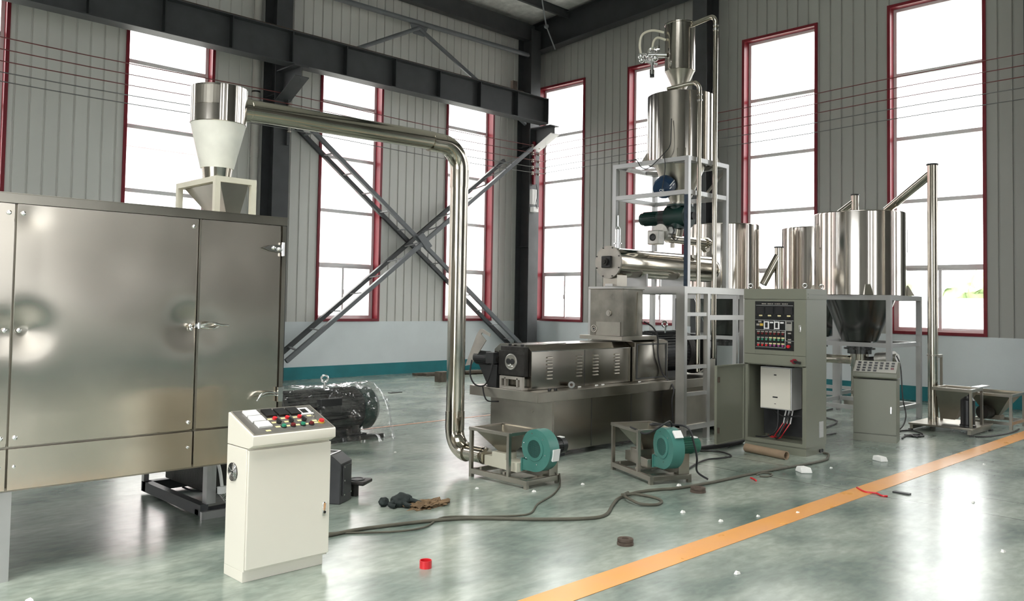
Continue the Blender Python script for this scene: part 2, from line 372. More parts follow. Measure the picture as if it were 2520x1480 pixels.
n_win = [0]
def window(axis, plane, sgn, a0, a1, z0, z1, trans, label, simple=False):
    """sgn: into the hall"""
    n_win[0] += 1
    loc = ((a0+a1)/2, plane, z0) if axis == 'y' else (plane, (a0+a1)/2, z0)
    t = thing('window_%d' % n_win[0], label, None, loc, kind='structure')
    def bx(m_, a, b, d0, d1, za, zb):   # d measured outwards
        p, q = plane - sgn*d1, plane - sgn*d0; lo, hi = min(p,q), max(p,q)
        m_.box(a,b,lo,hi,za,zb) if axis == 'y' else m_.box(lo,hi,a,b,za,zb)
    def ring(m_, a, b, d0, d1, za, zb, th):
        bx(m_, a, a+th, d0, d1, za, zb); bx(m_, b-th, b, d0, d1, za, zb); bx(m_, a+th, b-th, d0, d1, za, za+th); bx(m_, a+th, b-th, d0, d1, zb-th, zb)
    f = MB(); ring(f, a0-.01, a1+.01, -.03, -.002, z0-.01, z1+.01, .055); ring(f, a0, a1, .0, .27, z0, z1, .022)
    part('red_surround', f, M['red'], t)
    f = MB(); ring(f, a0+.022, a1-.022, .20, .25, z0+.022, z1-.022, .055)
    for z in trans: bx(f, a0+.07, a1-.07, .20, .25, z-.034, z+.034)
    part('aluminium_frame', f, M['alu'], t)
    zs = trans[0]; mid = (a0+a1)/2
    if not simple:
        s = MB(); ring(s, a0+.075, mid+.03, .225, .25, z0+.075, zs-.028, .035); part('sliding_sash', s, M['alu'], t)
        s = MB(); ring(s, mid-.03, a1-.075, .20, .224, z0+.075, zs-.028, .035); part('sliding_sash', s, M['alu'], t)
        h = MB(); bx(h, mid+.0, mid+.02, .185, .20, z0+.55, z0+.66); part('sash_latch', h, M['alu'], t)
    g = MB(); bx(g, a0+.07, a1-.07, .229, .232, z0+.07, z1-.07); part('glass', g, M['glass'], t)
TL, TR = [2.34,3.47,4.60,5.75], [2.36,3.56,4.72,5.90]
names = {(5.24,6.82):'tall red framed window behind the cyclone', (9.10,10.65):'tall red framed window behind the left half of the cross bracing', (12.47,13.98):'tall red framed window behind the vertical pipe'}
for a0, a1 in LWIN: window('y', YW, -1, a0, a1, WZ0, WZ1L, TL, names.get((a0,a1), 'tall red framed window further along the same wall as the crane beam'), simple=a0 < 1)
nr = {13.29:'tall red framed window nearest the corner column', 10.39:'tall red framed window behind the hopper tower', 7.37:'tall red framed window between the tower and the large tank', 4.41:'widest looking red framed window behind the vertical screw conveyor'}
for a0, a1 in RWIN: window('x', XW, -1, a0, a1, WZ0, WZ1, TR, nr.get(a0, 'tall red framed window in the gable wall out of the view'), simple=a0 < 4)
for a0, a1 in FRONT: window('y', YB, 1, a0, a1, WZ0, WZ1, TR, 'tall red framed window behind the camera', simple=True)

# roof with translucent strip openings over the left bay
rf = MB()
def roof(x0, x1, y0, y1):
    rf.hexa([(x0,y0,ZR(y0)),(x1,y0,ZR(y0)),(x1,y1,ZR(y1)),(x0,y1,ZR(y1)),(x0,y0,ZR(y0)+.12),(x1,y0,ZR(y0)+.12),(x1,y1,ZR(y1)+.12),(x0,y1,ZR(y1)+.12)])
SKY = [(-5.0,3.2,-1.0,5.3)]
xs = [XB-.2] + [v for q in SKY for v in q[:2]] + [XW+.2]
for x0, x1 in zip(xs[::2], xs[1::2]): roof(x0,x1,YB-.2,YW+.2)
for x0,x1,y0,y1 in SKY: roof(x0,x1,YB-.2,y0); roof(x0,x1,y1,YW+.2)
structure('ceiling', rf, M['ceil'], 'silvery foil insulation under the roof')
for x0,x1,y0,y1 in SKY:
    n_win[0] += 1
    g = MB().hexa([(x0,y0,ZR(y0)+.05),(x1,y0,ZR(y0)+.05),(x1,y1,ZR(y1)+.05),(x0,y1,ZR(y1)+.05),(x0,y0,ZR(y0)+.06),(x1,y0,ZR(y0)+.06),(x1,y1,ZR(y1)+.06),(x0,y1,ZR(y1)+.06)])
    structure('window_%d' % n_win[0], g, M['glass'], 'long rooflight over the left bay')

# steel frame -------------------------------------------------------
def ibeam(mb, a, b, depth, fw, tf=.016, tw=.01, up=(0,0,1)):
    a, b, up = Vector(a), Vector(b), Vector(up).normalized()
    mb.bar(a, b, tw, depth-2*tf, up); mb.bar(a+up*(depth/2-tf/2), b+up*(depth/2-tf/2), fw, tf, up); mb.bar(a-up*(depth/2-tf/2), b-up*(depth/2-tf/2), fw, tf, up)
    return mb
nt_ = [0]
def trim(mb, mm, label, bevel=0):
    nt_[0] += 1; return structure('trim_%d' % nt_[0], mb, mm, label, bevel=bevel)
def ycolumn(x, zt, label):      # H column standing off the left wall, flanges across the hall
    mb = MB(); x0, x1, yf, yb = x-.17, x+.17, 14.40, 14.86
    mb.box(x0,x1,yf,yf+.018,0,zt); mb.box(x0,x1,yb-.018,yb,0,zt); mb.box(x-.008,x+.008,yf+.018,yb-.018,0,zt)
    for z in (3.0, 5.5): mb.box(x0+.01, x1-.01, yf+.018, yb-.018, z, z+.012)
    return trim(mb, M['greysteel'], label)
ycolumn(7.98, ZR(14.4)-.3, 'dark steel column against the left wall behind the dryer')
ycolumn(14.95, ZR(14.4)-.3, 'dark steel column filling the corner of the hall')
for x in (.98,): ycolumn(x, ZR(14.4)-.3, 'dark steel column further along the left wall')
def xcolumn(y, label):
    mb = MB(); xf, xb = 15.06, 15.53
    mb.box(xf,xf+.018,y-.17,y+.17,0,ZR(y)-.7); mb.box(xb-.018,xb,y-.17,y+.17,0,ZR(y)-.7); mb.box(xf+.018,xb-.018,y-.008,y+.008,0,ZR(y)-.7)
    return trim(mb, M['greysteel'], label)
xcolumn(9.72, 'dark steel column behind the hopper tower'); xcolumn(3.55, 'dark steel column at the right edge of the view'); xcolumn(-2.7, 'dark steel gable column out of view')
# crane runway beam with stiffeners, corbels and rail
cb = MB(); Y0 = 13.9; ibeam(cb, (XB,Y0,6.265), (14.72,Y0,6.265), .61, .30)
crane = trim(cb, M['greysteel'], 'heavy dark crane runway beam along the left wall')
for i in range(20):
    x = 13.72 - 1.18*i
    if x < 3.5: break
    part('stiffener_plate', MB().box(x-.012,x+.012,13.775,13.893,5.978,6.552), M['darksteel'], crane)
part('end_plate', MB().box(14.722,14.74,13.75,14.05,5.95,6.58), M['darksteel'], crane)
single('crane_rail', 'narrow steel rail running along the top of the crane beam', 'rail', MB().box(XB+.1,14.0,13.87,13.93,6.571,6.63), M['rust'])
single('rail_buffer', 'short upright rail stop on the end of the crane beam', 'rail stop', MB().box(13.95,14.1,14.2,14.28,6.572,6.95).box(13.85,14.1,13.94,14.2,6.572,6.60), M['rust'])
for x, lab in ((7.98, 'dark sloping corbel under the crane beam on the column behind the dryer'), (14.95, 'pale edged sloping corbel under the end of the crane beam at the corner'), (.98, 'sloping corbel under the crane beam out of view')):
    c = thing('corbel_bracket', lab, 'bracket', (x, 14.0, 5.4))
    part('web', MB().prism([(13.74,5.93),(14.398,5.93),(14.398,5.42),(13.74,5.75)], 'x', x-.006, x+.006), M['greysteel'], c)
    part('sloping_flange', MB().hexa([(x-.15,13.72,5.735),(x+.15,13.72,5.735),(x+.15,14.398,5.39),(x-.15,14.398,5.39),(x-.15,13.72,5.75),(x+.15,13.72,5.75),(x+.15,14.398,5.405),(x-.15,14.398,5.405)]), M['alu'] if x > 10 else M['greysteel'], c)
    part('seat_plate', MB().box(x-.15,x+.15,13.74,14.398,5.93,5.955), M['greysteel'], c)
# roof steel
rg = MB(); a = Vector((15.2,YW-.1,ZR(YW-.1)-.42)); b = Vector((15.2,YB,ZR(YB)-.42)); ibeam(rg, a, b, .72, .28); trim(rg, M['darksteel'], 'deep dark rafter along the gable wall')
for x in (.98, 7.98):
    rg = MB(); ibeam(rg, (x,14.4,ZR(14.4)-.42), (x,YB,ZR(YB)-.42), .66, .26); trim(rg, M['darksteel'], 'deep dark rafter across the hall')
trim(MB().box(XB,15.04,14.55,14.75,8.22,8.62), M['greysteel'], 'eaves beam along the top of the left wall')
for i in range(17):
    y = 13.55 - 1.4*i
    if y < YB: break
    mb = MB(); z = ZR(y); mb.box(XB,15.5,y-.035,y+.035,z-.2,z-.185); mb.box(XB,15.5,y-.004,y+.004,z-.185,z-.003); mb.box(XB,15.5,y-.035,y+.035,z-.016,z-.002)
    trim(mb, M['greysteel'], 'thin roof purlin')
t = thing('wall_bracing_tube', 'long grey horizontal tube with a shallow V of struts above the crane beam', 'bracing', (11.3,14.45,6.6))
part('tube', MB().cyl((8.16,14.5,7.72),(14.77,14.5,7.80),.055,16), M['brace'], t)
for x1 in (8.2, 14.7): part('strut', MB().cyl((11.3,14.5,7.64),(x1,14.5,6.05),.045,14), M['brace'], t)
part('gusset', MB().prism([(11.05,7.70),(11.55,7.70),(11.45,7.48),(11.15,7.48)], 'y', 14.495, 14.505), M['brace'], t)
t = thing('roof_tie_rod', 'thin steel tie rod running down from the ceiling to the corner rafter', 'rod', (14.4,13.2,8.2))
part('rod', MB().cyl((12.4,12.0,8.75),(14.45,13.6,8.25),.018,8), M['brace'], t); part('rod', MB().cyl((14.45,13.6,8.25),(15.1,13.9,7.9),.018,8), M['brace'], t)
part('eye', MB().ball((14.45,13.6,8.25),.06), M['brace'], t)
# lattice cross bracing
def lattice(name_lab, hall0, hall1, wall0, wall1, nr_):
    c = thing('lattice_brace', name_lab, 'brace', ((hall0[0]+hall1[0])/2, 14.6, min(hall0[1],hall1[1])))
    H0, H1 = Vector((hall0[0],14.4,hall0[1])), Vector((hall1[0],14.4,hall1[1])); W0, W1 = Vector((wall0[0],14.8,wall0[1])), Vector((wall1[0],14.8,wall1[1]))
    for A, B, o in ((H0,H1,0),(W0,W1,1)):
        part('chord', MB().bar(A,B,.085,.07,(0,1,0)), M['brace'] if o == 0 else M['darksteel'], c)
    for i in range(nr_):
        f = (i+.5)/nr_; p = H0.lerp(H1,f); q = W0.lerp(W1,f)
        part('rung', MB().bar(p,q,.07,.02), M['alum2'], c)
    return c
lattice('grey lattice brace falling to the right from the column behind the dryer to the corner', (8.45,5.07), (14.6,.56), (8.45,5.07), (14.6,.54), 13)
# second diagonal sits a little off so the two cross cleanly
c = thing('lattice_brace', 'grey lattice brace rising to the right from behind the dryer to the corner', 'brace', (11.4,14.55,.4))
H0, H1 = Vector((8.15,14.32,.42)), Vector((14.75,14.32,5.42)); W0, W1 = Vector((8.2,14.72,.49)), Vector((14.2,14.72,5.1))
part('chord', MB().bar(H0,H1,.085,.07,(0,1,0)), M['brace'], c); part('chord', MB().bar(W0,W1,.085,.07,(0,1,0)), M['greysteel'], c)
for i in range(13):
    f = (i+.5)/13; part('rung', MB().bar(H0.lerp(H1,f), W0.lerp(W1,f), .07,.02), M['alum2'], c)
single('brace_clamp_plate', 'small bolted plate where the two lattice braces cross', 'plate', MB().prism([(11.22,3.0),(11.36,3.1),(11.62,2.82),(11.48,2.72)],'y',14.27,14.285), M['brace'])

# rain pipe on the left wall
t = thing('rain_pipe', 'grey plastic rain pipe running up the left wall behind the cyclone', 'pipe', (7.62,14.78,0))
part('pipe', MB().cyl((7.62,14.78,0),(7.62,14.78,8.1),.075,20), M['pvc'], t)
for z in (3.15, 5.55): part('clip', MB().cyl((7.62,14.78,z),(7.62,14.78,z+.03),.082,20), M['black'], t)
part('socket', MB().cyl((7.62,14.78,4.3),(7.62,14.78,4.5),.084,20), M['pvc'], t)

# bus wires on insulators ------------------------------------------
WZ = [5.50,5.32,5.14,4.97,4.83]
t = thing('insulator_bar', 'red upright bar of paired porcelain insulators on the corner column', 'insulator rack', (14.9,14.3,4.6))
part('bar', MB().box(14.86,14.92,14.33,14.398,4.55,5.62), M['red'], t)
for z in WZ:
    for dx in (-.12, .10):
        k = part('insulator', MB().lathe((14.89+dx,14.30,z-.06), [(.012,0),(.035,.005),(.035,.03),(.018,.045),(.03,.06),(.03,.08),(.01,.09)], 12, cap=True), M['flange'], t)
    part('crossarm', MB().box(14.76,15.0,14.31,14.33,z-.03,z-.01), M['red'], t)
t = thing('insulator_bar', 'row of small insulators on the column behind the horizontal steel pipe', 'insulator rack', (8.0,14.3,4.6))
part('bar', MB().box(8.05,8.10,14.33,14.398,4.55,5.62), M['greysteel'], t)
for z in WZ: part('insulator', MB().lathe((8.08,14.31,z-.045), [(.012,0),(.035,.005),(.035,.03),(.018,.045),(.03,.06),(.03,.08),(.01,.09)], 12, cap=True), M['flange'], t)
wl_lab = ['topmost', 'second from the top', 'middle', 'fourth from the top', 'lowest']
for i, z in enumerate(WZ):
    zz = z + [.2,.19,.19,.18,.14][i]
    mb = MB().tube([(XB+.2,14.28,z),(-3,14.28,z-.03),(.98,14.28,z),(4.5,14.28,z-.03),(8.08,14.28,z+.01),(11.5,14.28,z-.04),(14.89,14.28,z),(15.02,14.0,z),(15.02,12.83,z+.02),(15.02,8,zz-.09),(15.02,3.75,zz),(15.02,YB+.3,zz)], .008, 6, 5)
    single('bus_wire', 'thin %s wire, %s of the five strung along both walls' % ('reddish' if i < 3 else 'dark', wl_lab[i]), 'wire', mb, M['wire'] if i < 3 else M['wireg'], group='five wires strung on insulators along the walls')
t = thing('switch_box', 'small white switch box with a cable hanging on the corner column', 'switch box', (14.9,14.3,3.9))
part('box', MB().box(14.78,14.94,14.30,14.395,4.05,4.42), M['whitepl'], t, bevel=.008)
part('socket', MB().box(14.80,14.98,14.27,14.395,3.86,3.98), M['whitepl'], t, bevel=.008); part('cable', MB().tube([(14.9,14.29,4.55),(14.93,14.27,4.3),(14.88,14.27,4.05),(14.94,14.26,3.95)],.008,6), M['blackrub'], t)
t = thing('wall_conduit', 'thin grey conduit bent down the white dado beside the corner column', 'conduit', (15.5,14.8,0))
part('conduit', MB().tube([(15.5,14.80,.02),(15.5,14.80,.9),(15.5,14.80,1.12)],.012,6), M['pvc'], t)

# floor markings
trim(MB().box(XB,XW-.02,3.0,3.2,.001,.003), M['gfloorline'], 'wide orange lane line painted across the floor')
trim(MB().box(XB,12.2,8.69,8.74,.001,.003), M['farline'], 'thin faded orange line on the floor behind the extruder')

# ================================================================== DRYER
D0, DX0, DX1, DY1, DZ0, DZ1 = 5.29, -1.1, 2.985, 6.95, .51, 2.17
dr = thing('drying_oven', 'large brushed stainless steel dryer cabinet with a cyclone standing on its roof', 'dryer', (1.0,6.1,0))
part('carcass', MB().box(DX0,DX1-.01,D0+.03,DY1,DZ0+.01,DZ1-.05), M['satin'], dr)
part('bottom_plate', MB().box(DX0,DX1-.02,D0+.02,DY1,DZ0-.012,DZ0+.01), M['satin'], dr)
tp = MB().box(DX0,DX1,D0-.012,D0+.03,DZ1-.055,DZ1).box(DX0,DX1,D0-.02,D0+.03,DZ1-.002,DZ1+.002).box(DX0,DX1,D0+.03,DY1,DZ1-.05,DZ1-.02)
part('roof_edge_trim', tp, M['satin'], dr)
def dent_panel(x0, x1, z0, z1, dents, bulge=.004, nx=60, nz=80, th=.02):
    mb = MB(); V = {}
    for i in range(nx+1):
        for j in range(nz+1):
            x = x0+(x1-x0)*i/nx; z = z0+(z1-z0)*j/nz; u, v = i/nx, j/nz
            d = bulge*math.sin(PI*u)*math.sin(PI*v)*(1 if j and i else 1)
            ed = min(1, 8*min(u,1-u))*min(1, 8*min(v,1-v))
            d += .0035*ed*noise.noise(Vector((x*1.3, 3.7, z*1.9)))
            for (cx_, cz_, s, a) in dents: d -= a*math.exp(-((x-cx_)**2+(z-cz_)**2)/(2*s*s))
            V[i,j] = mb.bm.verts.new((x, D0-d, z))
    for i in range(nx):
        for j in range(nz): mb.bm.faces.new((V[i,j],V[i+1,j],V[i+1,j+1],V[i,j+1]))
    mb.box(x0,x1,D0+.019,D0+.028,z0,z1)
    for (a,b,c_,d_) in ((x0,x0+.002,z0,z1),(x1-.002,x1,z0,z1),(x0,x1,z0,z0+.002),(x0,x1,z1-.002,z1)): mb.box(a,b,D0,D0+.02,c_,d_)
    return mb
panels = [(.24,1.292,[(1.25,1.38,.07,.008),(.3,1.38,.07,.008)]), (1.304,2.352,[(1.37,1.40,.085,.013),(2.30,1.42,.08,.012),(1.38,2.05,.05,.005),(1.85,1.75,.16,.004)]), (-.82,.228,[])]
for x0, x1, dn in panels:
    p = part('side_panel', dent_panel(x0,x1,.752,2.112,dn), M['brushed'], dr, smooth=1.0)
    for px_, pz in ((x0+.03,2.06),(x1-.03,2.06),(x0+.03,1.40),(x1-.03,1.40),(x0+.03,.80),(x1-.03,.80)):
        part('bolt', MB().lathe((px_,D0+.004,pz),[(.013,0),(.013,.012),(.006,.018)],10,(0,-1,0),True), M['chrome'], p)
    q = part('skirt_panel', MB().box(x0,x1,D0-.002,D0+.02,DZ0,.738), M['brushed'], dr, bevel=.001)
    for px_, pz in ((x0+.03,.64),(x1-.03,.64)): part('bolt', MB().lathe((px_,D0,pz),[(.009,0),(.009,.008),(.004,.012)],10,(0,-1,0),True), M['chrome'], q)
dd = part('access_door', dent_panel(2.372,2.945,.752,2.112,[(2.45,1.40,.07,.003)],.006), M['brushed'], dr, smooth=1.0, label='narrow access door with three latches at the end of the dryer')
part('edge_post', MB().box(2.955,2.985,D0-.006,D0+.03,DZ0,DZ1-.06), M['satin'], dr)
part('door_strip', MB().box(2.356,2.368,D0-.014,D0+.02,.74,2.112), M['satin'], dr)
part('skirt_panel', MB().box(2.364,2.985,D0-.002,D0+.02,DZ0,.738), M['brushed'], dr, bevel=.001)
def latch(z, kind):
    if kind == 'handle':
        l = part('door_latch', MB().box(2.335,2.40,D0-.03,D0-.012,z-.012,z+.012).cyl((2.36,D0-.035,z-.02),(2.36,D0-.035,z+.02),.008,10).ball((2.31,D0-.016,z),.013).ball((2.345,D0-.02,z),.012), M['chrome'], dd, label='chrome lever latch in the middle of the door seam')
        part('lever', MB().tube([(2.37,D0-.03,z),(2.43,D0-.06,z+.018),(2.50,D0-.05,z+.004),(2.56,D0-.03,z)],.008,8).tube([(2.38,D0-.03,z-.01),(2.44,D0-.05,z-.018),(2.49,D0-.04,z-.004)],.006,8), M['chrome'], dd)
    elif kind == 'hinge':
        part('door_hinge', MB().prism([(2.80,z),(2.86,z+.022),(2.96,z+.03),(2.96,z-.03),(2.86,z-.018)],'y',D0-.022,D0-.012).cyl((2.952,D0-.022,z-.05),(2.952,D0-.022,z+.045),.011,12).ball((2.88,D0-.026,z+.004),.014).ball((2.92,D0-.028,z-.004),.014), M['chrome'], dd)
    else:
        part('door_latch', MB().tube([(2.77,D0-.05,z-.03),(2.80,D0-.055,z+.01),(2.86,D0-.04,z+.022),(2.95,D0-.02,z+.008)],.006,8).tube([(2.79,D0-.03,z-.01),(2.88,D0-.03,z+.004),(2.95,D0-.02,z-.012)],.005,8).box(2.94,2.975,D0-.03,D0-.012,z-.05,z+.05), M['chrome'], dd, label='chrome toggle latch near the foot of the door')
latch(1.42,'handle'); latch(1.95,'hinge'); latch(.94,'toggle')
for x in (-1.05, 1.235):
    part('leg', MB().box(x,x+.10,D0+.02,D0+.12,0,DZ0-.01), M['tubew'], dr); part('leg', MB().box(x,x+.10,DY1-.12,DY1-.02,0,DZ0-.01), M['tubew'], dr)
# burner carriage hung below the right end
bu = thing('burner_undercarriage', 'dark low burner frame with a grey leg and a flexible steel hose under the dryer', 'frame', (2.75,6.5,0))
mb = MB().box(2.70,2.76,5.90,7.0,.02,.10).box(3.2,3.26,5.90,7.0,.02,.10).box(2.70,3.26,5.93,5.99,.021,.06).box(2.70,3.26,6.92,6.98,.02,.10)
part('floor_rail', mb, M['greysteel'], bu)
part('leg', MB().box(2.745,2.815,5.90,5.97,.1,.497), M['tubew'], bu); part('leg', MB().box(2.70,2.74,6.95,7.0,.1,.497), M['tubew'], bu)
part('foot', MB().box(2.70,2.90,5.87,5.90,.0,.055), M['tubew'], bu)
part('burner_box', MB().box(2.85,3.15,6.1,6.9,.12,.46), M['iron'], bu, bevel=.01); part('blower_housing', MB().cyl((2.95,5.98,.30),(2.95,6.10,.30),.14,28), M['iron'], bu)
part('cable', MB().tube([(2.78,6.4,.14),(2.85,6.35,.105),(2.95,6.25,.12),(2.98,6.15,.2)],.008,6), M['blackrub'], bu)
hs = MB(); pts = [(2.80,5.80,.34),(2.81,5.79,.20),(2.86,5.76,.12),(2.95,5.75,.09),(3.05,5.8,.08)]
P = [Vector(p) for p in pts]
hs.tube(pts[1:],.022,10)
for k in range(26):
    f = k/25*3; i = min(2,int(f)); a_ = P[i+1]; b_ = P[i+2]; c_ = a_.lerp(b_, f-i); hs.torus(c_, b_-a_, .024, .006, 12, 6)
part('flexible_hose', hs, M['chrome'], bu); part('hose_nut', MB().cyl((2.81,5.79,.19),(2.81,5.795,.24),.034,10), M['whitepl'], bu); part('lead', MB().tube([(2.79,5.90,.49),(2.80,5.82,.36),(2.81,5.795,.24)],.012,8), M['whitepl'], bu)

# cyclone stand and cyclone ------------------------------------------
cs = thing('cyclone_stand', 'cream square tube stand with a sheet metal chute on the dryer roof', 'stand', (2.86,6.08,2.175))
SX0,SX1,SY0,SY1,SZ0,SZ1 = 2.665,2.985,5.74,6.42,2.205,2.44
part('base_plate', MB().box(SX0+.03,SX1+.13,SY0-.02,SY0+.42,2.172,2.205), M['creamd'], cs)
for x,y in ((SX0,SY0),(SX1-.04,SY0),(SX0,SY1-.04),(SX1-.04,SY1-.04)): part('leg', MB().box(x,x+.04,y,y+.04,2.172 if y > 6.1 or x < 2.69 else SZ0,SZ1), M['creamd'], cs)
part('top_frame', MB().frame(SX0,SX1,SY0,SY1,SZ1,SZ1+.04,.045,'z'), M['creamd'], cs)
part('top_plate', MB().box(SX0+.045,SX1-.045,SY0+.045,SY1-.045,SZ1+.02,SZ1+.035), M['creamd'], cs)
def funnel(x0,x1,y0,y1,z1,u0,u1,v0,v1,z0,t=.004):
    mb = MB(); a = [(x0,y0,z1),(x1,y0,z1),(x1,y1,z1),(x0,y1,z1)]; b = [(u0,v0,z0),(u1,v0,z0),(u1,v1,z0),(u0,v1,z0)]
    ai = [(x0+t,y0+t,z1),(x1-t,y0+t,z1),(x1-t,y1-t,z1),(x0+t,y1-t,z1)]; bi = [(u0+t,v0+t,z0),(u1-t,v0+t,z0),(u1-t,v1-t,z0),(u0+t,v1-t,z0)]
    for i in range(4):
        j = (i+1)%4; mb.face([a[i],a[j],b[j],b[i]]); mb.face([ai[j],ai[i],bi[i],bi[j]]); mb.face([a[j],a[i],ai[i],ai[j]])
    return mb
part('chute', funnel(SX0+.05,SX1-.05,SY0+.03,SY1-.05,SZ1-.001,SX0+.12,SX1-.10,SY0+.06,SY0+.32,2.206), M['satin'], cs, smooth=0)
cy = thing('cyclone_separator', 'stainless steel cyclone wrapped in white insulation on the cream stand', 'cyclone', (2.86,6.1,2.53))
CX, CY = 2.842, 6.1
part('barrel', MB().lathe((CX,CY,0),[(.0,3.19),(.203,3.19),(.207,3.195),(.207,3.20),(.206,2.925),(.20,2.92)],160,wob=.008), M['polish'], cy)
part('cone_wrap', MB().lathe((CX,CY,0),[(.19,2.94),(.205,2.935),(.122,2.585),(.10,2.585)],64), M['blanket'], cy)
part('cone_tip', MB().lathe((CX,CY,0),[(.114,2.592),(.098,2.485),(.02,2.485)],48), M['pipe'], cy)
part('side_inlet_collar', MB().cyl((CX+.05,CY+.06,3.09),(3.12,CY+.06,3.09),.094,32), M['pipe'], cy)
bx_ = MB()
for k in range(8):   # a rectangular inspection plate following the barrel
    a0_, a1_ = math.radians(196+k*6.2), math.radians(196+(k+1)*6.2)
    c0, s0, c1, s1 = math.cos(a0_), math.sin(a0_), math.cos(a1_), math.sin(a1_); r0, r1 = .206, .212
    bx_.hexa([(CX+r0*c0,CY+r0*s0,3.05),(CX+r0*c1,CY+r0*s1,3.05),(CX+r1*c1,CY+r1*s1,3.05),(CX+r1*c0,CY+r1*s0,3.05),(CX+r0*c0,CY+r0*s0,3.185),(CX+r0*c1,CY+r0*s1,3.185),(CX+r1*c1,CY+r1*s1,3.185),(CX+r1*c0,CY+r1*s0,3.185)])
part('inspection_plate', bx_, M['satin'], cy, label='dull rectangular cover plate on the barrel')

# big conveying pipe -------------------------------------------------
pp = thing('conveying_pipe', 'long polished steel pipe from the cyclone across and down to the first blower', 'pipe', (5.32,6.14,.08))
PX, PY, PZ = 5.33, 6.15, 3.135
part('horizontal_run', MB().cyl((3.115,PY,3.09),(4.98,PY,PZ-.01),.088,36), M['pipe'], pp)
def elbow(c, a0, a1, R, r, plane, n=14):
    mb = MB(); pts = []
    for k in range(n+1):
        a = math.radians(a0+(a1-a0)*k/n); u, v = R*math.cos(a), R*math.sin(a)
        pts.append((c[0]+u,c[1],c[2]+v) if plane == 'xz' else (c[0],c[1]+u,c[2]+v))
    return mb.tube(pts, r, 32, 1)
part('upper_elbow', elbow((4.98+.12,PY,PZ-.25+.0),90,0,.23,.093,'xz').cyl((4.95,PY,PZ-.02),(5.10,PY,PZ-.02),.093,32).cyl((PX,PY,PZ-.25),(PX,PY,PZ-.42),.093,32), M['pipe'], pp)
part('vertical_run', MB().cyl((PX,PY,PZ-.40),(PX,PY,.44),.088,36), M['pipe'], pp)
part('lower_elbow', elbow((PX,PY-.19,.37),0,-90,.19,.090,'yz').cyl((PX,PY,.37),(PX,PY,.55),.093,32), M['pipe'], pp)
part('blower_stub', MB().cyl((PX,PY-.18,.18),(PX,5.69,.18),.075,32).cyl((PX,5.72,.18),(PX,5.735,.18),.080,32), M['pipe'], pp)

# ================================================================== FRONT CONTROL DESK
ck = thing('control_desk', 'cream steel control desk with a sloping button panel in front of the dryer', 'control desk', (2.55,4.5,0))
X0,X1,Y0_,Y1_ = 2.285,2.825,4.405,4.66
part('plinth', MB().box(X0+.0,X1-.02,Y0_+.03,Y1_,0,.06), M['cream'], ck, bevel=.002)
part('body', MB().box(X0,X1,Y0_+.016,Y1_,.06,.748), M['cream'], ck, bevel=.003)
dr2 = part('door', MB().box(X0+.003,X1-.001,Y0_-.004,Y0_+.014,.075,.742), M['cream'], ck, bevel=.003)
part('lock', MB().box(X1-.055,X1-.030,Y0_-.016,Y0_-.004,.30,.385), M['chrome'], dr2, bevel=.005); part('lock_barrel', MB().cyl((X1-.042,Y0_-.02,.325),(X1-.042,Y0_-.016,.325),.008,12), M['black'], dr2)
HB = MB().prism([(Y0_-.004,.752),(Y0_-.052,.775),(Y0_-.052,.826),(Y0_-.045,.832),(Y1_-.006,.934),(Y1_,.93),(Y1_,.752)],'x',X0,X1)
part('console_head', HB, M['cream'], ck, bevel=.003)
# sloping panel: u across, v up the slope
A_ = Vector((X0+.018,Y0_-.035,.8375)); Bv = Vector((X1-X0-.036,0,0)); Cv = Vector((0,(Y1_-.022)-(Y0_-.035),(.9315-.8375))); Nn = Bv.cross(Cv).normalized()
def S(u, v, h=0): return A_ + Bv*u + Cv*v + Nn*h
def sbox(u0,u1,v0,v1,h0,h1): return MB().hexa([S(u0,v0,h0),S(u1,v0,h0),S(u1,v1,h0),S(u0,v1,h0),S(u0,v0,h1),S(u1,v0,h1),S(u1,v1,h1),S(u0,v1,h1)])
pn = part('control_panel', sbox(-.01,1.01,-.02,1.02,-.006,.002), M['panel'], ck, label='grey film covered panel of meters and push buttons')
rim = MB()
for a_,b_ in (((-.015,-.03),(1.015,-.03)),((-.015,1.03),(1.015,1.03)),((-.015,-.03),(-.015,1.03)),((1.015,-.03),(1.015,1.03))): rim.bar(S(*a_,.002),S(*b_,.002),.005,.004)
part('panel_rim', rim, M['flange'], pn)
for u,v in ((.18,.83),(.18,.57),(.19,.31)): part('analogue_meter', sbox(u-.085,u+.085,v-.115,v+.115,.002,.016), M['whitepl'], pn, bevel=.002)
for u,v in ((.39,.78),(.55,.77),(.71,.77)): 
    part('temperature_meter', sbox(u-.068,u+.068,v-.15,v+.15,.002,.016), M['black'], pn, bevel=.001)
part('timer_frame', sbox(.77,.93,.60,.90,.002,.008), M['whitepl'], pn); part('timer_window', sbox(.81,.89,.66,.84,.008,.009), M['panelblk'], pn)
def knob(u, v, r, h, mm, name, ring=None):
    part(name, MB().cyl(S(u,v,.002),S(u,v,h),r,16,r*.9), M[mm], pn)
    if ring: part('button_collar', MB().cyl(S(u,v,.002),S(u,v,h*.45),r*1.18,16), M[ring], pn)
for u,v in ((.40,.54),(.56,.53),(.72,.52)): knob(u,v,.0145,.015,'redpl','indicator_lamp')
for u,v in ((.41,.17),(.66,.17)): knob(u,v,.0145,.018,'greenpl','push_button','black')
for u,v in ((.53,.17),(.77,.16)): knob(u,v,.0145,.018,'dred','push_button','black')
for u,v in ((.40,.36),(.56,.36),(.73,.36)):
    part('selector_switch', MB().cyl(S(u,v,.002),S(u,v,.01),.015,16).bar(S(u+.012,v-.05,.013),S(u-.012,v+.06,.02),.009,.014), M['black'], pn)
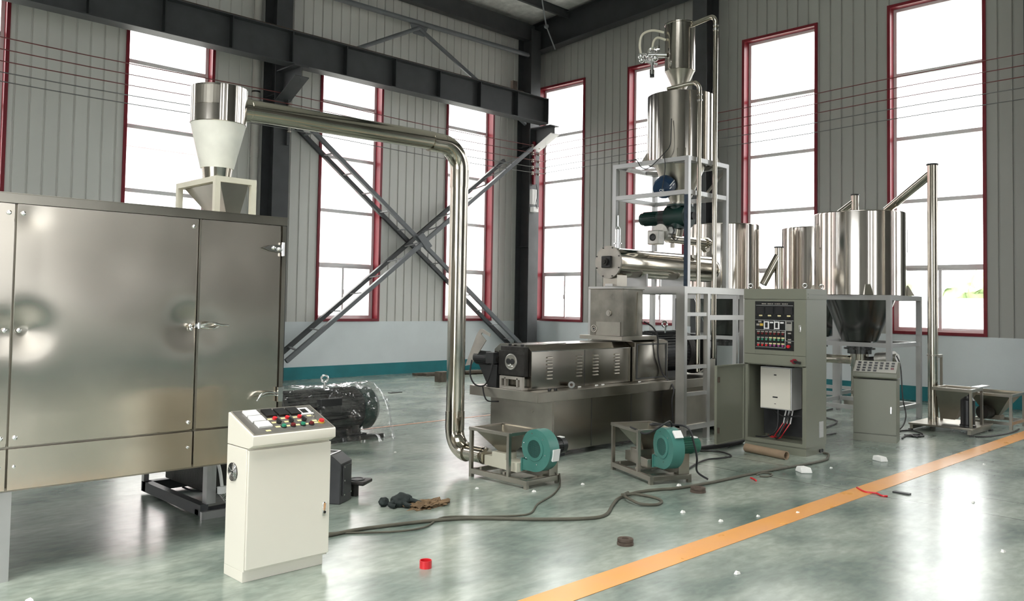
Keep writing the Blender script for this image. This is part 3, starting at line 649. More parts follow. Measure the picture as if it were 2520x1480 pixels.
knob(.92,.21,.017,.022,'redpl','emergency_stop','yellow'); part('key_switch', MB().cyl(S(.885,.44,.002),S(.885,.44,.02),.008,12).bar(S(.885,.44,.024),S(.89,.56,.03),.004,.014), M['chrome'], pn)
for u,v in ((.34,.55),(.51,.54),(.67,.54),(.35,.39),(.51,.38),(.68,.38),(.345,.20),(.475,.20),(.60,.20),(.72,.20),(.86,.55),(.86,.31),(.85,.22),(.19,.08)):
    part('button_label', sbox(u-.03,u+.03,v-.03,v+.03,.002,.003), M['yellowl'], pn)
fg = part('fan_grille', MB().cyl((X0-.002,4.575,.60),(X0-.006,4.575,.60),.052,28), M['black'], ck, label='round fan guard in the side of the desk')
gr = MB()
for r in (.012,.020,.028,.036,.044,.052): gr.torus((X0-.008,4.575,.60),(1,0,0),r,.0016,28,5)
for a_ in (.6,2.2): gr.bar((X0-.009,4.575-.052*math.cos(a_),.60-.052*math.sin(a_)),(X0-.009,4.575+.052*math.cos(a_),.60+.052*math.sin(a_)),.004,.003)
part('wire_rings', gr, M['chrome'], fg)

# ================================================================== GEARBOX, WRAPPED MOTOR
gb = thing('gearbox_casing', 'dark grey gearbox casing standing on the floor behind the control desk', 'gearbox', (3.6,5.8,0))
Mg = Matrix.Translation((3.70,5.62,0)) @ Matrix.Rotation(math.radians(33),4,'Z')
part('casing', MB().prism([(0,0),(.5,0),(.5,.315),(.42,.375),(.08,.375),(0,.315)],'x',0,.22).xf(Mg), M['motor'], gb, bevel=.006)
c_ = part('end_cover', MB().box(.035,.185,-.012,0,.06,.295).xf(Mg), M['motor'], gb, bevel=.003)
for x,z in ((.045,.07),(.175,.07),(.045,.285),(.175,.285),(.045,.18),(.175,.18)): part('bolt', MB().cyl((x,-.012,z),(x,-.018,z),.007,8).xf(Mg), M['chrome'], c_)
part('top_rim', MB().frame(.01,.21,.09,.41,.375,.383,.012,'z').xf(Mg), M['chrome'], gb)
f_ = part('motor_flange', MB().box(.235,.43,-.10,.10,.10,.13).xf(Mg), M['iron'], gb, bevel=.012)
part('flange_bore', MB().torus((.335,.0,.132),(0,0,1),.055,.008,24,6).cyl((.335,.0,.130),(.335,.0,.134),.045,24).xf(Mg), M['motor'], f_); part('flange_foot', MB().cyl((.33,.02,0),(.33,.02,.10),.035,14).box(.22,.30,.02,.10,.05,.10).xf(Mg), M['iron'], gb)
wm = thing('electric_motor', 'large dark electric motor on the floor under a clear plastic sheet', 'motor', (5.25,8.3,0))
MX0,MX1,MY,MZ,MR = 4.62,5.86,8.32,.335,.235
part('finned_body', MB().cyl((MX0,MY,MZ),(MX1-.22,MY,MZ),MR,48), M['motor'], wm)
fn = MB()
for k in range(36):
    a_ = 2*PI*k/36
    if math.sin(a_) < -.85: continue
    u = Vector((0,math.cos(a_),math.sin(a_))); fn.bar(Vector((MX0+.05,MY,MZ))+u*(MR+.008), Vector((MX1-.26,MY,MZ))+u*(MR+.008), .006, .024, u)
part('cooling_fins', fn, M['motor'], wm)
part('fan_cowl', MB().lathe((MX1-.22,MY,MZ),[(MR+.02,0),(MR+.02,.16),(MR-.03,.22),(.02,.22)],40,(1,0,0),True), M['dgreen'], wm)
part('terminal_box', MB().box(5.0,5.28,MY-MR-.07,MY-MR+.02,MZ-.02,MZ+.17), M['motor'], wm, bevel=.01)
for x in (MX0+.05, MX1-.42): part('foot', MB().box(x,x+.22,MY-.24,MY+.24,0.02,.07).box(x+.06,x+.16,MY-.18,MY+.18,.07,.16), M['motor'], wm)
part('skid', MB().box(MX0,MX1+.02,MY-.27,MY-.20,0,.05).box(MX0,MX1+.02,MY+.20,MY+.27,0,.05), M['motor'], wm)
part('lifting_eye', MB().torus((5.22,MY-.02,MZ+MR+.13),(0.5,1,0),.038,.012,24,10).cyl((5.22,MY-.02,MZ+MR),(5.22,MY-.02,MZ+MR+.095),.016,12), M['chrome'], wm)
fm = MB(); V = {}; NA, NL = 64, 90
for i in range(NL+1):
    for j in range(NA+1):
        t_ = i/NL; x = 4.50+(MX1+.16-4.50)*t_; a_ = -.42+(PI+.84)*j/NA
        r = MR+.055 + .03*noise.noise(Vector((x*5,a_*2.2,1.7)))+.022*abs(noise.noise(Vector((x*13,a_*5,4.1))))
        if a_ < .5 or a_ > PI-.5: r += .12*(1-min(1,max(0,min(abs(a_+.42),abs(PI+.42-a_)))/.92))
        if x > MX1: r *= 1-.45*((x-MX1)/.16)
        if x < 4.8: r *= 1-.15*(4.8-x)/.3
        z = MZ + r*math.sin(a_); y = MY - r*math.cos(a_)
        V[i,j] = fm.bm.verts.new((x, y, max(.006, z if a_ > -.42 and a_ < PI+.42 else .006)))
        if j in (0, NA): V[i,j].co.z = .006 + .02*abs(noise.noise(Vector((x*6,9,1)))); V[i,j].co.y += (-1 if j == 0 else 1)*(.10+.08*noise.noise(Vector((x*4,2,j))))
for i in range(NL):
    for j in range(NA): fm.bm.faces.new((V[i,j],V[i+1,j],V[i+1,j+1],V[i,j+1]))
single('plastic_sheet', 'crumpled clear plastic sheet draped over the large floor motor', 'plastic sheet', fm, M['film'], smooth=2)

# ================================================================== EXTRUDER
ex = thing('extruder', 'long stainless steel twin screw extruder with a louvred barrel cover', 'extruder', (7.8,6.3,0))
EX0, EX1, EY0, EY1 = 6.42, 9.9, 5.88, 6.80
part('base_cabinet', MB().box(EX0,EX1,EY0,EY1,.06,.592), M['exsteel'], ex)
for x in (6.6,8.0,9.6):
    for y in (EY0+.05,EY1-.12): part('foot', MB().box(x,x+.08,y,y+.08,0,.06), M['greysteel'], ex)
part('corner_trim', MB().box(EX0-.004,EX0+.03,EY0-.004,EY0+.0,.06,.59).box(EX0-.004,EX0,EY0,EY1,.06,.59), M['satin'], ex)
part('base_panel_seam', MB().box(7.05,7.056,EY0-.003,EY0,.07,.59).box(7.75,7.756,EY0-.003,EY0,.07,.59), M['motor'], ex)
tb = part('worktop', MB().box(6.15,EX1,5.83,6.86,.592,.697), M['satin'], ex, bevel=.004)
HY0, HY1, HZ0, HZ1 = 6.02, 6.58, .70, 1.10
bc = MB().prism([(HY0,HZ0),(HY0,HZ1),(HY0+.09,1.165),(HY1-.09,1.165),(HY1,HZ1),(HY1,HZ0)],'x',6.25,7.92)
bcp = part('barrel_cover', bc, M['exsteel'], ex, bevel=.003, label='louvred sheet metal cover over the barrel')
part('cover_seam', MB().box(7.09,7.095,HY0-.002,HY0,HZ0,HZ1), M['motor'], bcp)
part('cover_lip', MB().box(6.24,7.92,HY0-.004,HY0+.004,HZ1-.004,HZ1+.004), M['chrome'], bcp)
for xc in (6.52,6.98+.02,7.28,7.66):
    lv = MB()
    for k in range(7):
        z = .80+k*.037 if xc < 6.8 else .805+k*.036
        lv.prism([(HY0,z),(HY0-.014,z+.004),(HY0-.012,z+.012),(HY0,z+.018)],'x',xc-.042,xc+.042)
    part('louvre_bank', lv, M['satin'], bcp, smooth=0)
# die head
dh = part('die_head', MB().box(6.17,6.245,6.06,6.40,.835,1.145).box(6.16,6.17,6.04,6.42,.845,1.10), M['iron'], ex, bevel=.008, label='black square die head with a round twin bore')
part('die_ring', MB().torus((6.158,6.23,.985),(1,0,0),.076,.010,32,8), M['alum'], dh)
part('bore_face', MB().cyl((6.15,6.23,.985),(6.16,6.23,.985),.070,32), M['satin'], dh)
part('screw_bore', MB().cyl((6.145,6.262,.99),(6.151,6.262,.99),.030,20), M['black'], dh); part('screw_bore', MB().cyl((6.145,6.202,.99),(6.151,6.202,.99),.030,20), M['black'], dh)
part('residue', MB().ball((6.147,6.25,.945),.012,.4,1.6,.5).ball((6.147,6.205,.94),.012,.4,1.5,.6).ball((6.147,6.228,.955),.008), M['foam'], dh)
pdl = MB().frame(6.16,6.20,6.07,6.40,.699,.834,.03,'x').box(6.16,6.20,6.13,6.15,.72,.82).box(6.16,6.20,6.31,6.33,.72,.82).box(6.2,6.25,6.07,6.4,.699,.72)
part('die_pedestal', pdl, M['flange'], ex)
for y,x in ((6.12,6.21),(6.30,6.21)): part('lifting_bolt', MB().cyl((x,y,1.146),(x,y,1.172),.018,12), M['black'], ex)
gbx = part('gear_housing', MB().prism([(5.97,.70),(5.97,1.16),(6.03,1.185),(6.60,1.185),(6.66,1.16),(6.66,.70)],'x',7.94,8.60), M['exsteel'], ex, bevel=.004)
part('housing_frame', MB().frame(7.97,8.57,5.962,5.969,.73,1.14,.012,'y'), M['greysteel'], gbx)
ff = part('feeder_deck', MB().box(7.70,8.4,5.98,6.62,1.186,1.232), M['satin'], ex, bevel=.002)
fh = part('feed_hopper', MB().box(7.75,8.12,6.0,6.50,1.233,1.78).box(7.735,8.135,5.985,6.515,1.78,1.79), M['hopsteel'], ex, bevel=.002, label='stained boxy feed hopper above the barrel')
part('hopper_bung', MB().cyl((7.75,6.21,1.50),(7.735,6.21,1.50),.036,16).cyl((7.735,6.21,1.50),(7.725,6.21,1.50),.022,12), M['flange'], fh)
part('bearing_flange', MB().torus((7.742,6.43,1.31),(1,0,0),.040,.009,24,8).cyl((7.75,6.43,1.31),(7.735,6.43,1.31),.024,16), M['flange'], fh); part('bearing_bore', MB().cyl((7.735,6.43,1.31),(7.732,6.43,1.31),.013,12), M['black'], fh)
part('lower_plate', MB().box(7.742,7.749,6.04,6.40,1.234,1.395), M['satin'], fh)
part('hopper_stiffener', MB().bar((8.02,5.995,1.75),(7.98,5.995,1.26),.006,.012,(0,1,0)), M['satin'], fh)
# drive motor behind the gear housing
dm = part('drive_motor', MB().cyl((8.63,6.33,1.0),(9.35,6.33,1.0),.255,40), M['motor'], ex, label='black main drive motor inside the platform')
fn = MB()
for k in range(40):
    a_ = 2*PI*k/40; u = Vector((0,math.cos(a_),math.sin(a_)))
    if u.z > -.6: fn.bar(Vector((8.66,6.33,1.0))+u*.265, Vector((9.22,6.33,1.0))+u*.265, .006, .024, u)
part('cooling_fins', fn, M['motor'], dm); part('fan_cowl', MB().lathe((9.24,6.33,1.0),[(.28,0),(.28,.14),(.2,.18),(.02,.18)],36,(1,0,0),True), M['iron'], dm)
part('lifting_eye', MB().torus((8.93,6.25,1.36),(.4,1,0),.036,.012,20,8).cyl((8.93,6.25,1.25),(8.93,6.25,1.325),.018,10), M['chrome'], dm)
part('motor_feet', MB().box(8.75,9.2,6.1,6.6,.698,.78), M['motor'], dm)
part('drive_pulley', MB().cyl((9.50,6.22,.97),(9.57,6.22,.97),.26,36).cyl((9.42,6.22,.97),(9.50,6.22,.97),.08,20), M['black'], ex)
# cutter unit at the die end
ct = thing('cutter_drive', 'small black cutter motor with a tilted steel guard at the die end of the extruder', 'cutter', (6.25,6.62,.70))
part('bracket', MB().prism([(6.76,.94),(6.46,.94),(6.47,.70),(6.60,.70)],'x',6.18,6.26).box(6.17,6.30,6.46,6.62,.699,.71), M['motor'], ct)
part('motor_body', MB().cyl((6.20,6.80,1.0),(6.20,6.58,1.0),.068,28), M['motor'], ct); fn = MB()
for k in range(22):
    a_ = 2*PI*k/22; u = Vector((math.cos(a_),0,math.sin(a_))); fn.bar(Vector((6.2,6.79,1.0))+u*.07, Vector((6.2,6.60,1.0))+u*.07, .004, .012, u)
part('cooling_fins', fn, M['motor'], ct); part('terminal_box', MB().box(6.12,6.20,6.46,6.58,.95,1.07), M['motor'], ct, bevel=.006); part('shaft_housing', MB().cyl((6.2,6.58,1.0),(6.2,6.43,1.0),.045,20), M['iron'], ct)
part('end_cap', MB().cyl((6.20,6.80,1.0),(6.20,6.83,.995),.046,24), M['flange'], ct)
g_ = MB(); prof = [(6.94,.93),(6.82,.90),(6.61,1.20),(6.66,1.25),(6.64,1.29),(6.52,1.26),(6.50,1.28),(6.62,1.335),(6.72,1.33),(6.78,1.26)]
part('guard_plate', MB().prism([(6.93,.90),(6.83,.92),(6.60,1.19),(6.68,1.255),(6.665,1.275),(6.54,1.235),(6.535,1.265),(6.66,1.315),(6.70,1.31),(6.75,1.25)],'x',6.14,6.15), M['flange'], ct)
part('power_lead', MB().tube([(6.14,6.82,.97),(6.10,6.80,.82),(6.10,6.72,.715),(6.12,6.60,.71),(6.10,6.5,.80),(6.13,6.48,.95)],.009,8).tube([(6.12,6.62,.71),(6.08,6.55,.62),(6.09,6.50,.56),(6.2,6.45,.55)],.008,8), M['blackrub'], ct)
# loose things on the worktop
rf_ = thing('loose_flange', 'small steel pipe flange lying on the extruder worktop below the louvres', 'flange', (6.85,5.93,.7))
part('disc', MB().lathe((6.77,5.925,.737),[(.016,-.004),(.036,-.004),(.036,.004),(.016,.004),(.016,-.004)],24,(-.75,-.65,.1)), M['chrome'], rf_); part('stub', MB().cyl((6.775,5.932,.735),(6.86,5.975,.728),.022,16), M['rust'], rf_)
for i,(x,y,mm,n_,lab) in enumerate([(6.40,5.90,'black','rubber_plug','black rubber plug nearest the worktop corner'),(6.47,5.88,'black','rubber_plug','black rubber plug just right of the corner one'),(6.93,5.95,'foam','paper_scrap','white crumpled scrap beside the loose flange'),(7.22,5.95,'foam','paper_scrap','white scrap halfway along the worktop edge'),(7.34,5.96,'foam','paper_scrap','second white scrap along the worktop edge'),(7.98,5.93,'foam','paper_scrap','tiny white scrap below the gear housing')]):
    mb = MB().cyl((x,y,.698),(x,y,.722),.018,14) if mm == 'black' else MB().box(x-.02,x+.02,y-.008,y+.008,.698,.710)
    single(n_, lab, 'debris' if mm == 'foam' else 'plug', mb, M[mm], bevel=.003)
single('paper_sheet', 'loose sheet of paper on top of the barrel cover', 'paper', MB().hexa([(6.62,6.12,1.1665),(6.88,6.11,1.1665),(6.92,6.30,1.1665),(6.66,6.32,1.1665),(6.62,6.12,1.168),(6.88,6.10,1.175),(6.92,6.30,1.169),(6.66,6.32,1.168)]), M['whitepl'], smooth=0)
single('power_cable', 'black cable hanging from the feeder down the side of the gear housing', 'cable', MB().tube([(8.13,5.985,1.40),(8.25,5.95,1.34),(8.33,5.93,1.22),(8.36,5.945,1.0),(8.45,5.94,.78),(8.49,5.81,.62),(8.45,5.80,.45),(8.48,5.80,.2),(8.50,5.78,.01)],.010,8), M['blackrub'])

# ================================================================== BLOWERS
def text_mesh(s, size, mm, parent, name, Mx, ext=.0006):
    cu = bpy.data.curves.new('t', 'FONT'); cu.body = s; cu.size = size; cu.extrude = ext; cu.align_x = 'CENTER'; cu.align_y = 'CENTER'
    to = bpy.data.objects.new('t', cu); COL.objects.link(to); bpy.context.view_layer.update()
    me = bpy.data.meshes.new_from_object(to.evaluated_get(bpy.context.evaluated_depsgraph_get()))
    bpy.data.objects.remove(to); me.name = name
    root = parent
    while root.parent: root = root.parent
    X = ROOT.get(root.name); me.transform((X @ Mx) if X else Mx); me.materials.clear(); me.materials.append(mm)
    o = bpy.data.objects.new(name, me); COL.objects.link(o); o.parent = parent; return o
def blower(label, loc, rz, motor_mat, first):
    t = thing('feed_blower', label, 'blower', loc, rz, local=True)
    fr = M['satin']; X1, Y1, Yh = .43, .74, .22
    part('base_frame', MB().frame(0,X1,0,Y1,.03,.075,.035,'z'), fr, t, bevel=.002)
    for x,y in ((0,0),(X1-.035,0),(0,Y1-.035),(X1-.035,Y1-.035)): part('foot', MB().box(x,x+.035,y,y+.035,0,.031), fr, t)
    for x,y in ((0,Yh),(X1-.03,Yh),(0,Y1-.03),(X1-.03,Y1-.03)): part('leg', MB().box(x,x+.03,y,y+.03,.075,.425), fr, t)
    part('hopper_rim', MB().frame(-.005,X1+.005,Yh-.005,Y1+.005,.425,.455,.033,'z'), fr, t, bevel=.002)
    part('hopper_funnel', funnel(.028,X1-.028,Yh+.028,Y1-.028,.44,.16,.27,.40,.52,.245), M['satin'], t, smooth=0)
    part('throat', MB().box(.155,.275,.395,.525,.20,.246), fr, t)
    v = part('mixing_box', MB().prism([(.22,.10),(.22,.185),(.36,.19),(.36,.245),(.54,.245),(.54,.20),(.64,.20),(.64,.11)],'x',.10,.24), M['creamd'] if first else M['satin'], t, bevel=.003, label='white painted venturi box with red characters' if first else None)
    part('cross_rail', MB().box(.03,X1-.03,.30,.325,.078,.10).box(.03,X1-.03,.60,.625,.078,.10), fr, t)
    if first:
        Mx = lambda y, z, s=0: Matrix.Translation((.0985,y,z)) @ Matrix(((0,0,-1,0),(-1,0,0,0),(0,1,0,0),(0,0,0,1)))
        text_mesh('\u56fd', .036, M['redpl'], v, 'red_lettering', Mx(.325,.122)); text_mesh('\u5b8f', .036, M['redpl'], v, 'red_lettering', Mx(.325,.158))
        text_mesh('\u5e72\u71e5', .012, M['teal2'], v, 'green_lettering', Mx(.325,.20))
    # scroll casing, axis along local X, outlet at the foot pointing to +Y
    cx, cz, x0, x1 = .055, .325, .155, .275
    prof = []
    for k in range(40):
        a = math.radians(-90+8*k); r = .158+.048*(1-k/39)
        prof.append((cx - r*math.sin(a+PI/2)*-1 if False else cx + r*math.cos(a)*-1, cz + r*math.sin(a)))
    prof = [(cx - (.150+.050*(k/43))*math.cos(math.radians(-90+7.2*(43-k)))*1, cz + (.150+.050*(k/43))*math.sin(math.radians(-90+7.2*(43-k)))) for k in range(44)]
    prof += [(.20, cz-.20), (.20, cz-.105), (.13, cz-.105)]
    part('scroll_casing', MB().prism([(y,z) for y,z in prof],'x',x0,x1), M['teal2'], t, smooth=.5)
    part('outlet_flange', MB().box(x0-.012,x1+.012,.20,.212,cz-.212,cz-.095), M['teal2'], t)
    sf = part('inlet_ring', MB().lathe((x0-.001,cx,cz),[(.078,0),(.105,0),(.105,.006),(.078,.008),(.078,0)],40,(-1,0,0)), M['teal2'], t)
    part('inlet_grille', MB().cyl((x0-.001,cx,cz),(x0-.002,cx,cz),.078,32), M['black'], sf)
    gm = MB()
    for k in range(-8,9):
        c = k*.0088; h = math.sqrt(max(0,.078**2-c*c))
        gm.bar((x0-.006,cx+c,cz-h),(x0-.006,cx+c,cz+h),.0016,.0016,(1,0,0)); gm.bar((x0-.006,cx-h,cz+c),(x0-.006,cx+h,cz+c),.0016,.0016,(1,0,0))
    part('wire_mesh', gm, M['teal2'], sf, smooth=0)
    for k in range(6):
        a = k*PI/3+.3; part('bolt', MB().cyl((x0,cx+.135*math.cos(a),cz+.135*math.sin(a)),(x0-.006,cx+.135*math.cos(a),cz+.135*math.sin(a)),.005,8), M['chrome'], t)
    a = math.radians(200 if first else 236); 
    def rim(u, v, r): return (u, cx + r*math.cos(v), cz + r*math.sin(v))
    a0, a1 = math.radians(176), math.radians(206)
    if not first: a0, a1 = math.radians(128), math.radians(150)
    part('maker_label', MB().hexa([rim(x0+.03,a0,.188),rim(x1-.008,a0,.188),rim(x1-.008,a1,.192),rim(x0+.03,a1,.192),rim(x0+.03,a0,.204),rim(x1-.008,a0,.204),rim(x1-.008,a1,.206),rim(x0+.03,a1,.206)]), M['whitepl'], t)
    mo = part('motor', MB().lathe((x1,cx,cz),[(.09,0),(.09,.02),(.07,.022),(.07,.18),(.074,.182),(.074,.24),(.06,.255),(.01,.257)],32,(1,0,0),True), M[motor_mat], t)
    fn = MB()
    for k in range(24):
        u = Vector((0,math.cos(k*PI/12),math.sin(k*PI/12))); fn.bar(Vector((x1+.03,cx,cz))+u*.072, Vector((x1+.175,cx,cz))+u*.072, .003, .014, u)
    part('cooling_fins', fn, M[motor_mat], mo); part('rating_plate', MB().box(x1+.19,x1+.23,cx-.04,cx+.02,cz+.068,cz+.078), M['whitepl'], mo)
    part('motor_foot', MB().box(x1+.03,x1+.14,cx-.04,cx+.04,.076,cz-.066), fr, t); part('motor_rail', MB().box(.036,X1-.036,.03,.10,.045,.078), fr, t)
    return t
blower('teal fan blower with a black motor, joined to the foot of the polished pipe', (5.19,5.04,0), 0, 'black', True)
b2 = blower('feed blower with a green motor and a black cable over its hopper', (6.17,4.46,0), math.radians(-23.6), 'green', False)
Mb = Matrix.Translation((6.17,4.46,0)) @ Matrix.Rotation(math.radians(-23.6),4,'Z')
def L2(p): return Mb @ Vector(p)
single('power_cable', 'black cable draped across the hopper of the blower with the green motor', 'cable', MB().tube([L2(p) for p in [(-.02,.33,.468),(.0,.26,.455),(.06,.16,.43),(.15,-.02,.55),(.24,.06,.545),(.34,.20,.475),(.38,.40,.468),(.30,.46,.47),(.22,.36,.475),(.30,.18,.50),(.36,-.04,.50),(.42,-.06,.34),(.46,-.04,.22),(.53,.06,.08),(.62,.02,.012)]],.009,8), M['blackrub'])

# ================================================================== PLATFORM AND HOPPER TOWER
T5 = .055
pl = thing('work_platform', 'tall bright square tube platform standing over the end of the extruder', 'platform', (9.1,6.3,0))
PX0,PX1,PY0,PY1,PZT = 8.40,9.80,5.60,7.08,1.83
part('top_frame', MB().frame(PX0,PX1,PY0,PY1,PZT-.08,PZT,.06,'z').box(PX0+.06,PX1-.06,6.15,6.21,PZT-.07,PZT-.01).box(PX0+.06,PX1-.06,6.82,6.88,PZT-.07,PZT-.01), M['tube'], pl)
part('leg', MB().box(PX0,PX0+.06,PY0,PY0+.12,0,PZT-.08), M['tube'], pl)
for x,y in ((8.90,PY0),(PX1-.06,PY0),(PX0,PY1-.06),(PX1-.06,PY1-.06)): part('leg', MB().box(x,x+.06,y,y+.06,0,PZT-.08), M['tube'], pl)
for z in (1.50,1.22,.87,.55): part('ladder_rung', MB().box(PX0+.06,8.90,PY0+.01,PY0+.045,z-.022,z+.022), M['tube'], pl)
part('lower_panel', MB().box(PX0+.06,8.90,PY0+.02,PY0+.026,.19,.53), M['satin'], pl); part('bottom_rail', MB().box(PX0+.06,8.90,PY0,PY0+.055,.13,.19).box(8.96,PX1-.06,PY0,PY0+.055,.13,.19).box(PX0,PX0+.055,PY0+.06,5.82,.13,.19), M['tube'], pl)
part('cross_rail', MB().box(8.96,PX1-.06,PY0,PY0+.05,1.43,1.49), M['tube'], pl)
part('side_panel', MB().box(8.96,9.10,PY0+.012,PY0+.02,.2,.95), M['satin'], pl)
part('hanger_rod', MB().cyl((9.30,7.0,1.34),(9.30,7.0,1.745),.022,14), M['flange'], pl)
inr = MB().frame(9.25,9.65,5.95,6.0,.95,1.22,.04,'y'); 
tw = thing('tower_frame', 'square tube frame on top of the platform carrying the hoppers', 'frame', (9.1,6.3,PZT))
TX0,TX1,TY0,TY1,TZ = 8.655,9.585,5.73,6.90,3.44
for x,y in ((TX0,TY0),(TX1-T5,TY0),(TX0,TY1-T5),(TX1-T5,TY1-T5)): part('leg', MB().box(x,x+T5,y,y+T5,PZT,TZ-T5), M['tubew'], tw)
part('top_ring', MB().frame(TX0,TX1,TY0,TY1,TZ-T5,TZ,T5,'z'), M['tubew'], tw); part('middle_ring', MB().frame(TX0+.003,TX1-.003,TY0+.003,TY1-.003,2.97,2.97+T5,T5-.006,'z'), M['tubew'], tw)
for (x,y,sx_,sy_) in ((TX0,TY0,1,1),(TX1,TY0,-1,1),(TX0,TY1,1,-1),(TX1,TY1,-1,-1)):
    part('corner_gusset', MB().bar((x+sx_*.05,y+sy_*.25,TZ-.035),(x+sx_*.25,y+sy_*.05,TZ-.035),.05,.05), M['tubew'], tw)
part('diagonal_stay', MB().bar((TX1-.03,TY0+.06,TZ-.10),(TX1-.03,TY0+.38,TZ-.42),.04,.02), M['flange'], tw)
single('cable_tray', 'blue slotted cable tray running up the near leg of the hopper tower', 'cable tray', MB().box(TX0-.02,TX0-.002,TY0+.0,TY0+.045,PZT+.01,2.96), M['trayblue'])
# lower (storage) hopper
TC = (9.20, 6.22)
lh = thing('storage_hopper', 'polished conical hopper sitting in the top ring of the tower frame', 'hopper', (TC[0],TC[1],2.85))
part('barrel', MB().lathe((*TC,0),[(.0,4.335),(.41,4.335),(.428,4.33),(.428,3.46),(.424,3.45)],200,wob=.006), M['polish'], lh)
part('cone', MB().lathe((*TC,0),[(.40,3.452),(.335,3.44),(.13,2.96),(.13,2.93),(.17,2.93),(.17,2.915),(.01,2.915)],64), M['satin'], lh)
for a in (PI*1.20, PI*1.72, PI*.20, PI*.72):
    d = Vector((math.cos(a),math.sin(a),0)); n_ = Vector((-d.y,d.x,0)); c0 = Vector((*TC,3.445))+d*.429; pts = []
    for o_ in (-.05,.05):
        q = c0+n_*o_; part('support_ear', MB().hexa([q-n_*.004,q+d*.09-n_*.004,q+d*.09+n_*.004,q+n_*.004,q+Vector((0,0,.14))-n_*.004,q+d*.01+Vector((0,0,.14))-n_*.004,q+d*.01+Vector((0,0,.14))+n_*.004,q+Vector((0,0,.14))+n_*.004]), M['satin'], lh)
# vibrating motor on the cone
d = Vector((-.86,-.22,-.46)).normalized(); c0 = Vector((8.90,6.22,3.15))
vm = thing('vibration_motor', 'blue round vibration motor bolted to the cone of the upper hopper', 'motor', (8.9,6.1,3.0))
part('body', MB().lathe(c0, [(.10,-.02),(.11,.0),(.135,.02),(.135,.15),(.12,.18),(.05,.195),(.01,.196)],36,d,True), M['blue'], vm)
part('mounting_plate', MB().bar(c0-d*.045+Vector((0,0,-.12)),c0-d*.045+Vector((.02,0,.12)),.14,.012,d), M['satin'], vm)
for k in (-.02,.02):
    s_ = Vector((-.2,-.6,.3)).normalized(); q = c0+d*.10+Vector((-.02,-.136,.02))+Vector((0,0,k)); part('white_stripe', MB().bar(q-Vector((.05,.0,.04)),q+Vector((.05,.0,.04)),.006,.010), M['whitepl'], vm)
text_mesh('Oli', .05, M['whitepl'], vm, 'lettering', Matrix.Translation(c0+d*.192+Vector((0,0,-.01))) @ d.to_track_quat('Z','Y').to_matrix().to_4x4(), .004)
# rotary valve with green gear motor
rv = thing('rotary_valve', 'dark green rotary valve with a ribbed geared motor under the upper hopper', 'valve', (9.1,6.4,2.5))
part('valve_body', MB().cyl((TC[0],TC[1]-.14,2.76),(TC[0],TC[1]+.16,2.76),.155,32).cyl((TC[0],TC[1],2.89),(TC[0],TC[1],2.913),.17,32).cyl((TC[0],TC[1],2.60),(TC[0],TC[1],2.62),.14,32).cyl((TC[0],TC[1],2.62),(TC[0],TC[1],2.89),.125,24), M['dgreen'], rv)
part('reducer', MB().cyl((TC[0],TC[1]+.16,2.76),(TC[0],TC[1]+.30,2.76),.085,20).box(TC[0]-.07,TC[0]+.07,TC[1]+.19,TC[1]+.30,2.67,2.85), M['motor'], rv)
part('gear_motor', MB().cyl((TC[0],TC[1]+.30,2.76),(TC[0],TC[1]+.60,2.76),.082,24), M['dgreen'], rv); fn = MB()
for k in range(22):
    u = Vector((math.cos(k*PI/11),0,math.sin(k*PI/11))); fn.bar(Vector((TC[0],TC[1]+.33,2.76))+u*.088, Vector((TC[0],TC[1]+.56,2.76))+u*.088, .004, .016, u)
part('cooling_fins', fn, M['dgreen'], rv); part('bearing_cap', MB().cyl((TC[0],TC[1]-.14,2.76),(TC[0],TC[1]-.22,2.76),.05,18), M['black'], rv)
for k in range(10):
    a = k*PI/5; part('flange_bolt', MB().cyl((TC[0]+.155*math.cos(a),TC[1]+.155*math.sin(a),2.916),(TC[0]+.155*math.cos(a),TC[1]+.155*math.sin(a),2.936),.009,8), M['chrome'], rv)
# metering screw
ms = thing('metering_screw', 'silver metering screw with a worm gearbox and a white motor above the long horizontal cylinder', 'feeder', (9.230,6.35,2.370))
GY = 6.35
part('screw_tube', MB().cyl((9.110,GY,2.475),(10.110,GY,2.475),.055,24).cyl((10.050,GY,2.475),(10.0,GY,2.475),.075,24), M['pipe'], ms)
part('worm_gearbox', MB().box(8.790,8.930,GY-.085,GY+.085,2.380,2.560), M['alum'], ms, bevel=.012)
part('output_bearing', MB().torus((8.787,GY,2.470),(1,0,0),.036,.012,20,8).cyl((8.790,GY,2.470),(8.785,GY,2.470),.028,16), M['black'], ms)
part('motor_flange', MB().cyl((8.950,GY,2.540),(8.980,GY,2.540),.115,28).cyl((8.930,GY,2.510),(9.110,GY,2.510),.07,20), M['alum'], ms)
part('motor', MB().cyl((8.990,GY,2.570),(9.250,GY,2.570),.075,28), M['alum'], ms, label='white painted motor'); part('terminal_box', MB().box(9.050,9.190,GY-.12,GY-.06,2.530,2.620), M['whitepl'], ms, bevel=.01)
part('inlet_neck', MB().cyl((TC[0],TC[1]+.04,2.510),(TC[0],TC[1]+.02,2.599),.07,20), M['satin'], ms)
part('discharge_chute', MB().cyl((10.060,GY,2.420),(10.060,GY+.05,2.410),.07,20).cyl((10.030,GY+.05,2.470),(10.030,GY+.08,2.400),.085,24), M['satin'], ms)
part('support_leg', MB().box(9.210,9.250,GY-.02,GY+.02,2.360,2.420), M['satin'], ms)
part('cable_loop', MB().tube([(8.970,GY-.08,2.590),(9.010,GY-.13,2.630),(9.060,GY-.14,2.570),(9.030,GY-.13,2.490),(9.130,GY-.12,2.450),(9.250,GY-.08,2.490)],.008,8), M['blackrub'], ms)
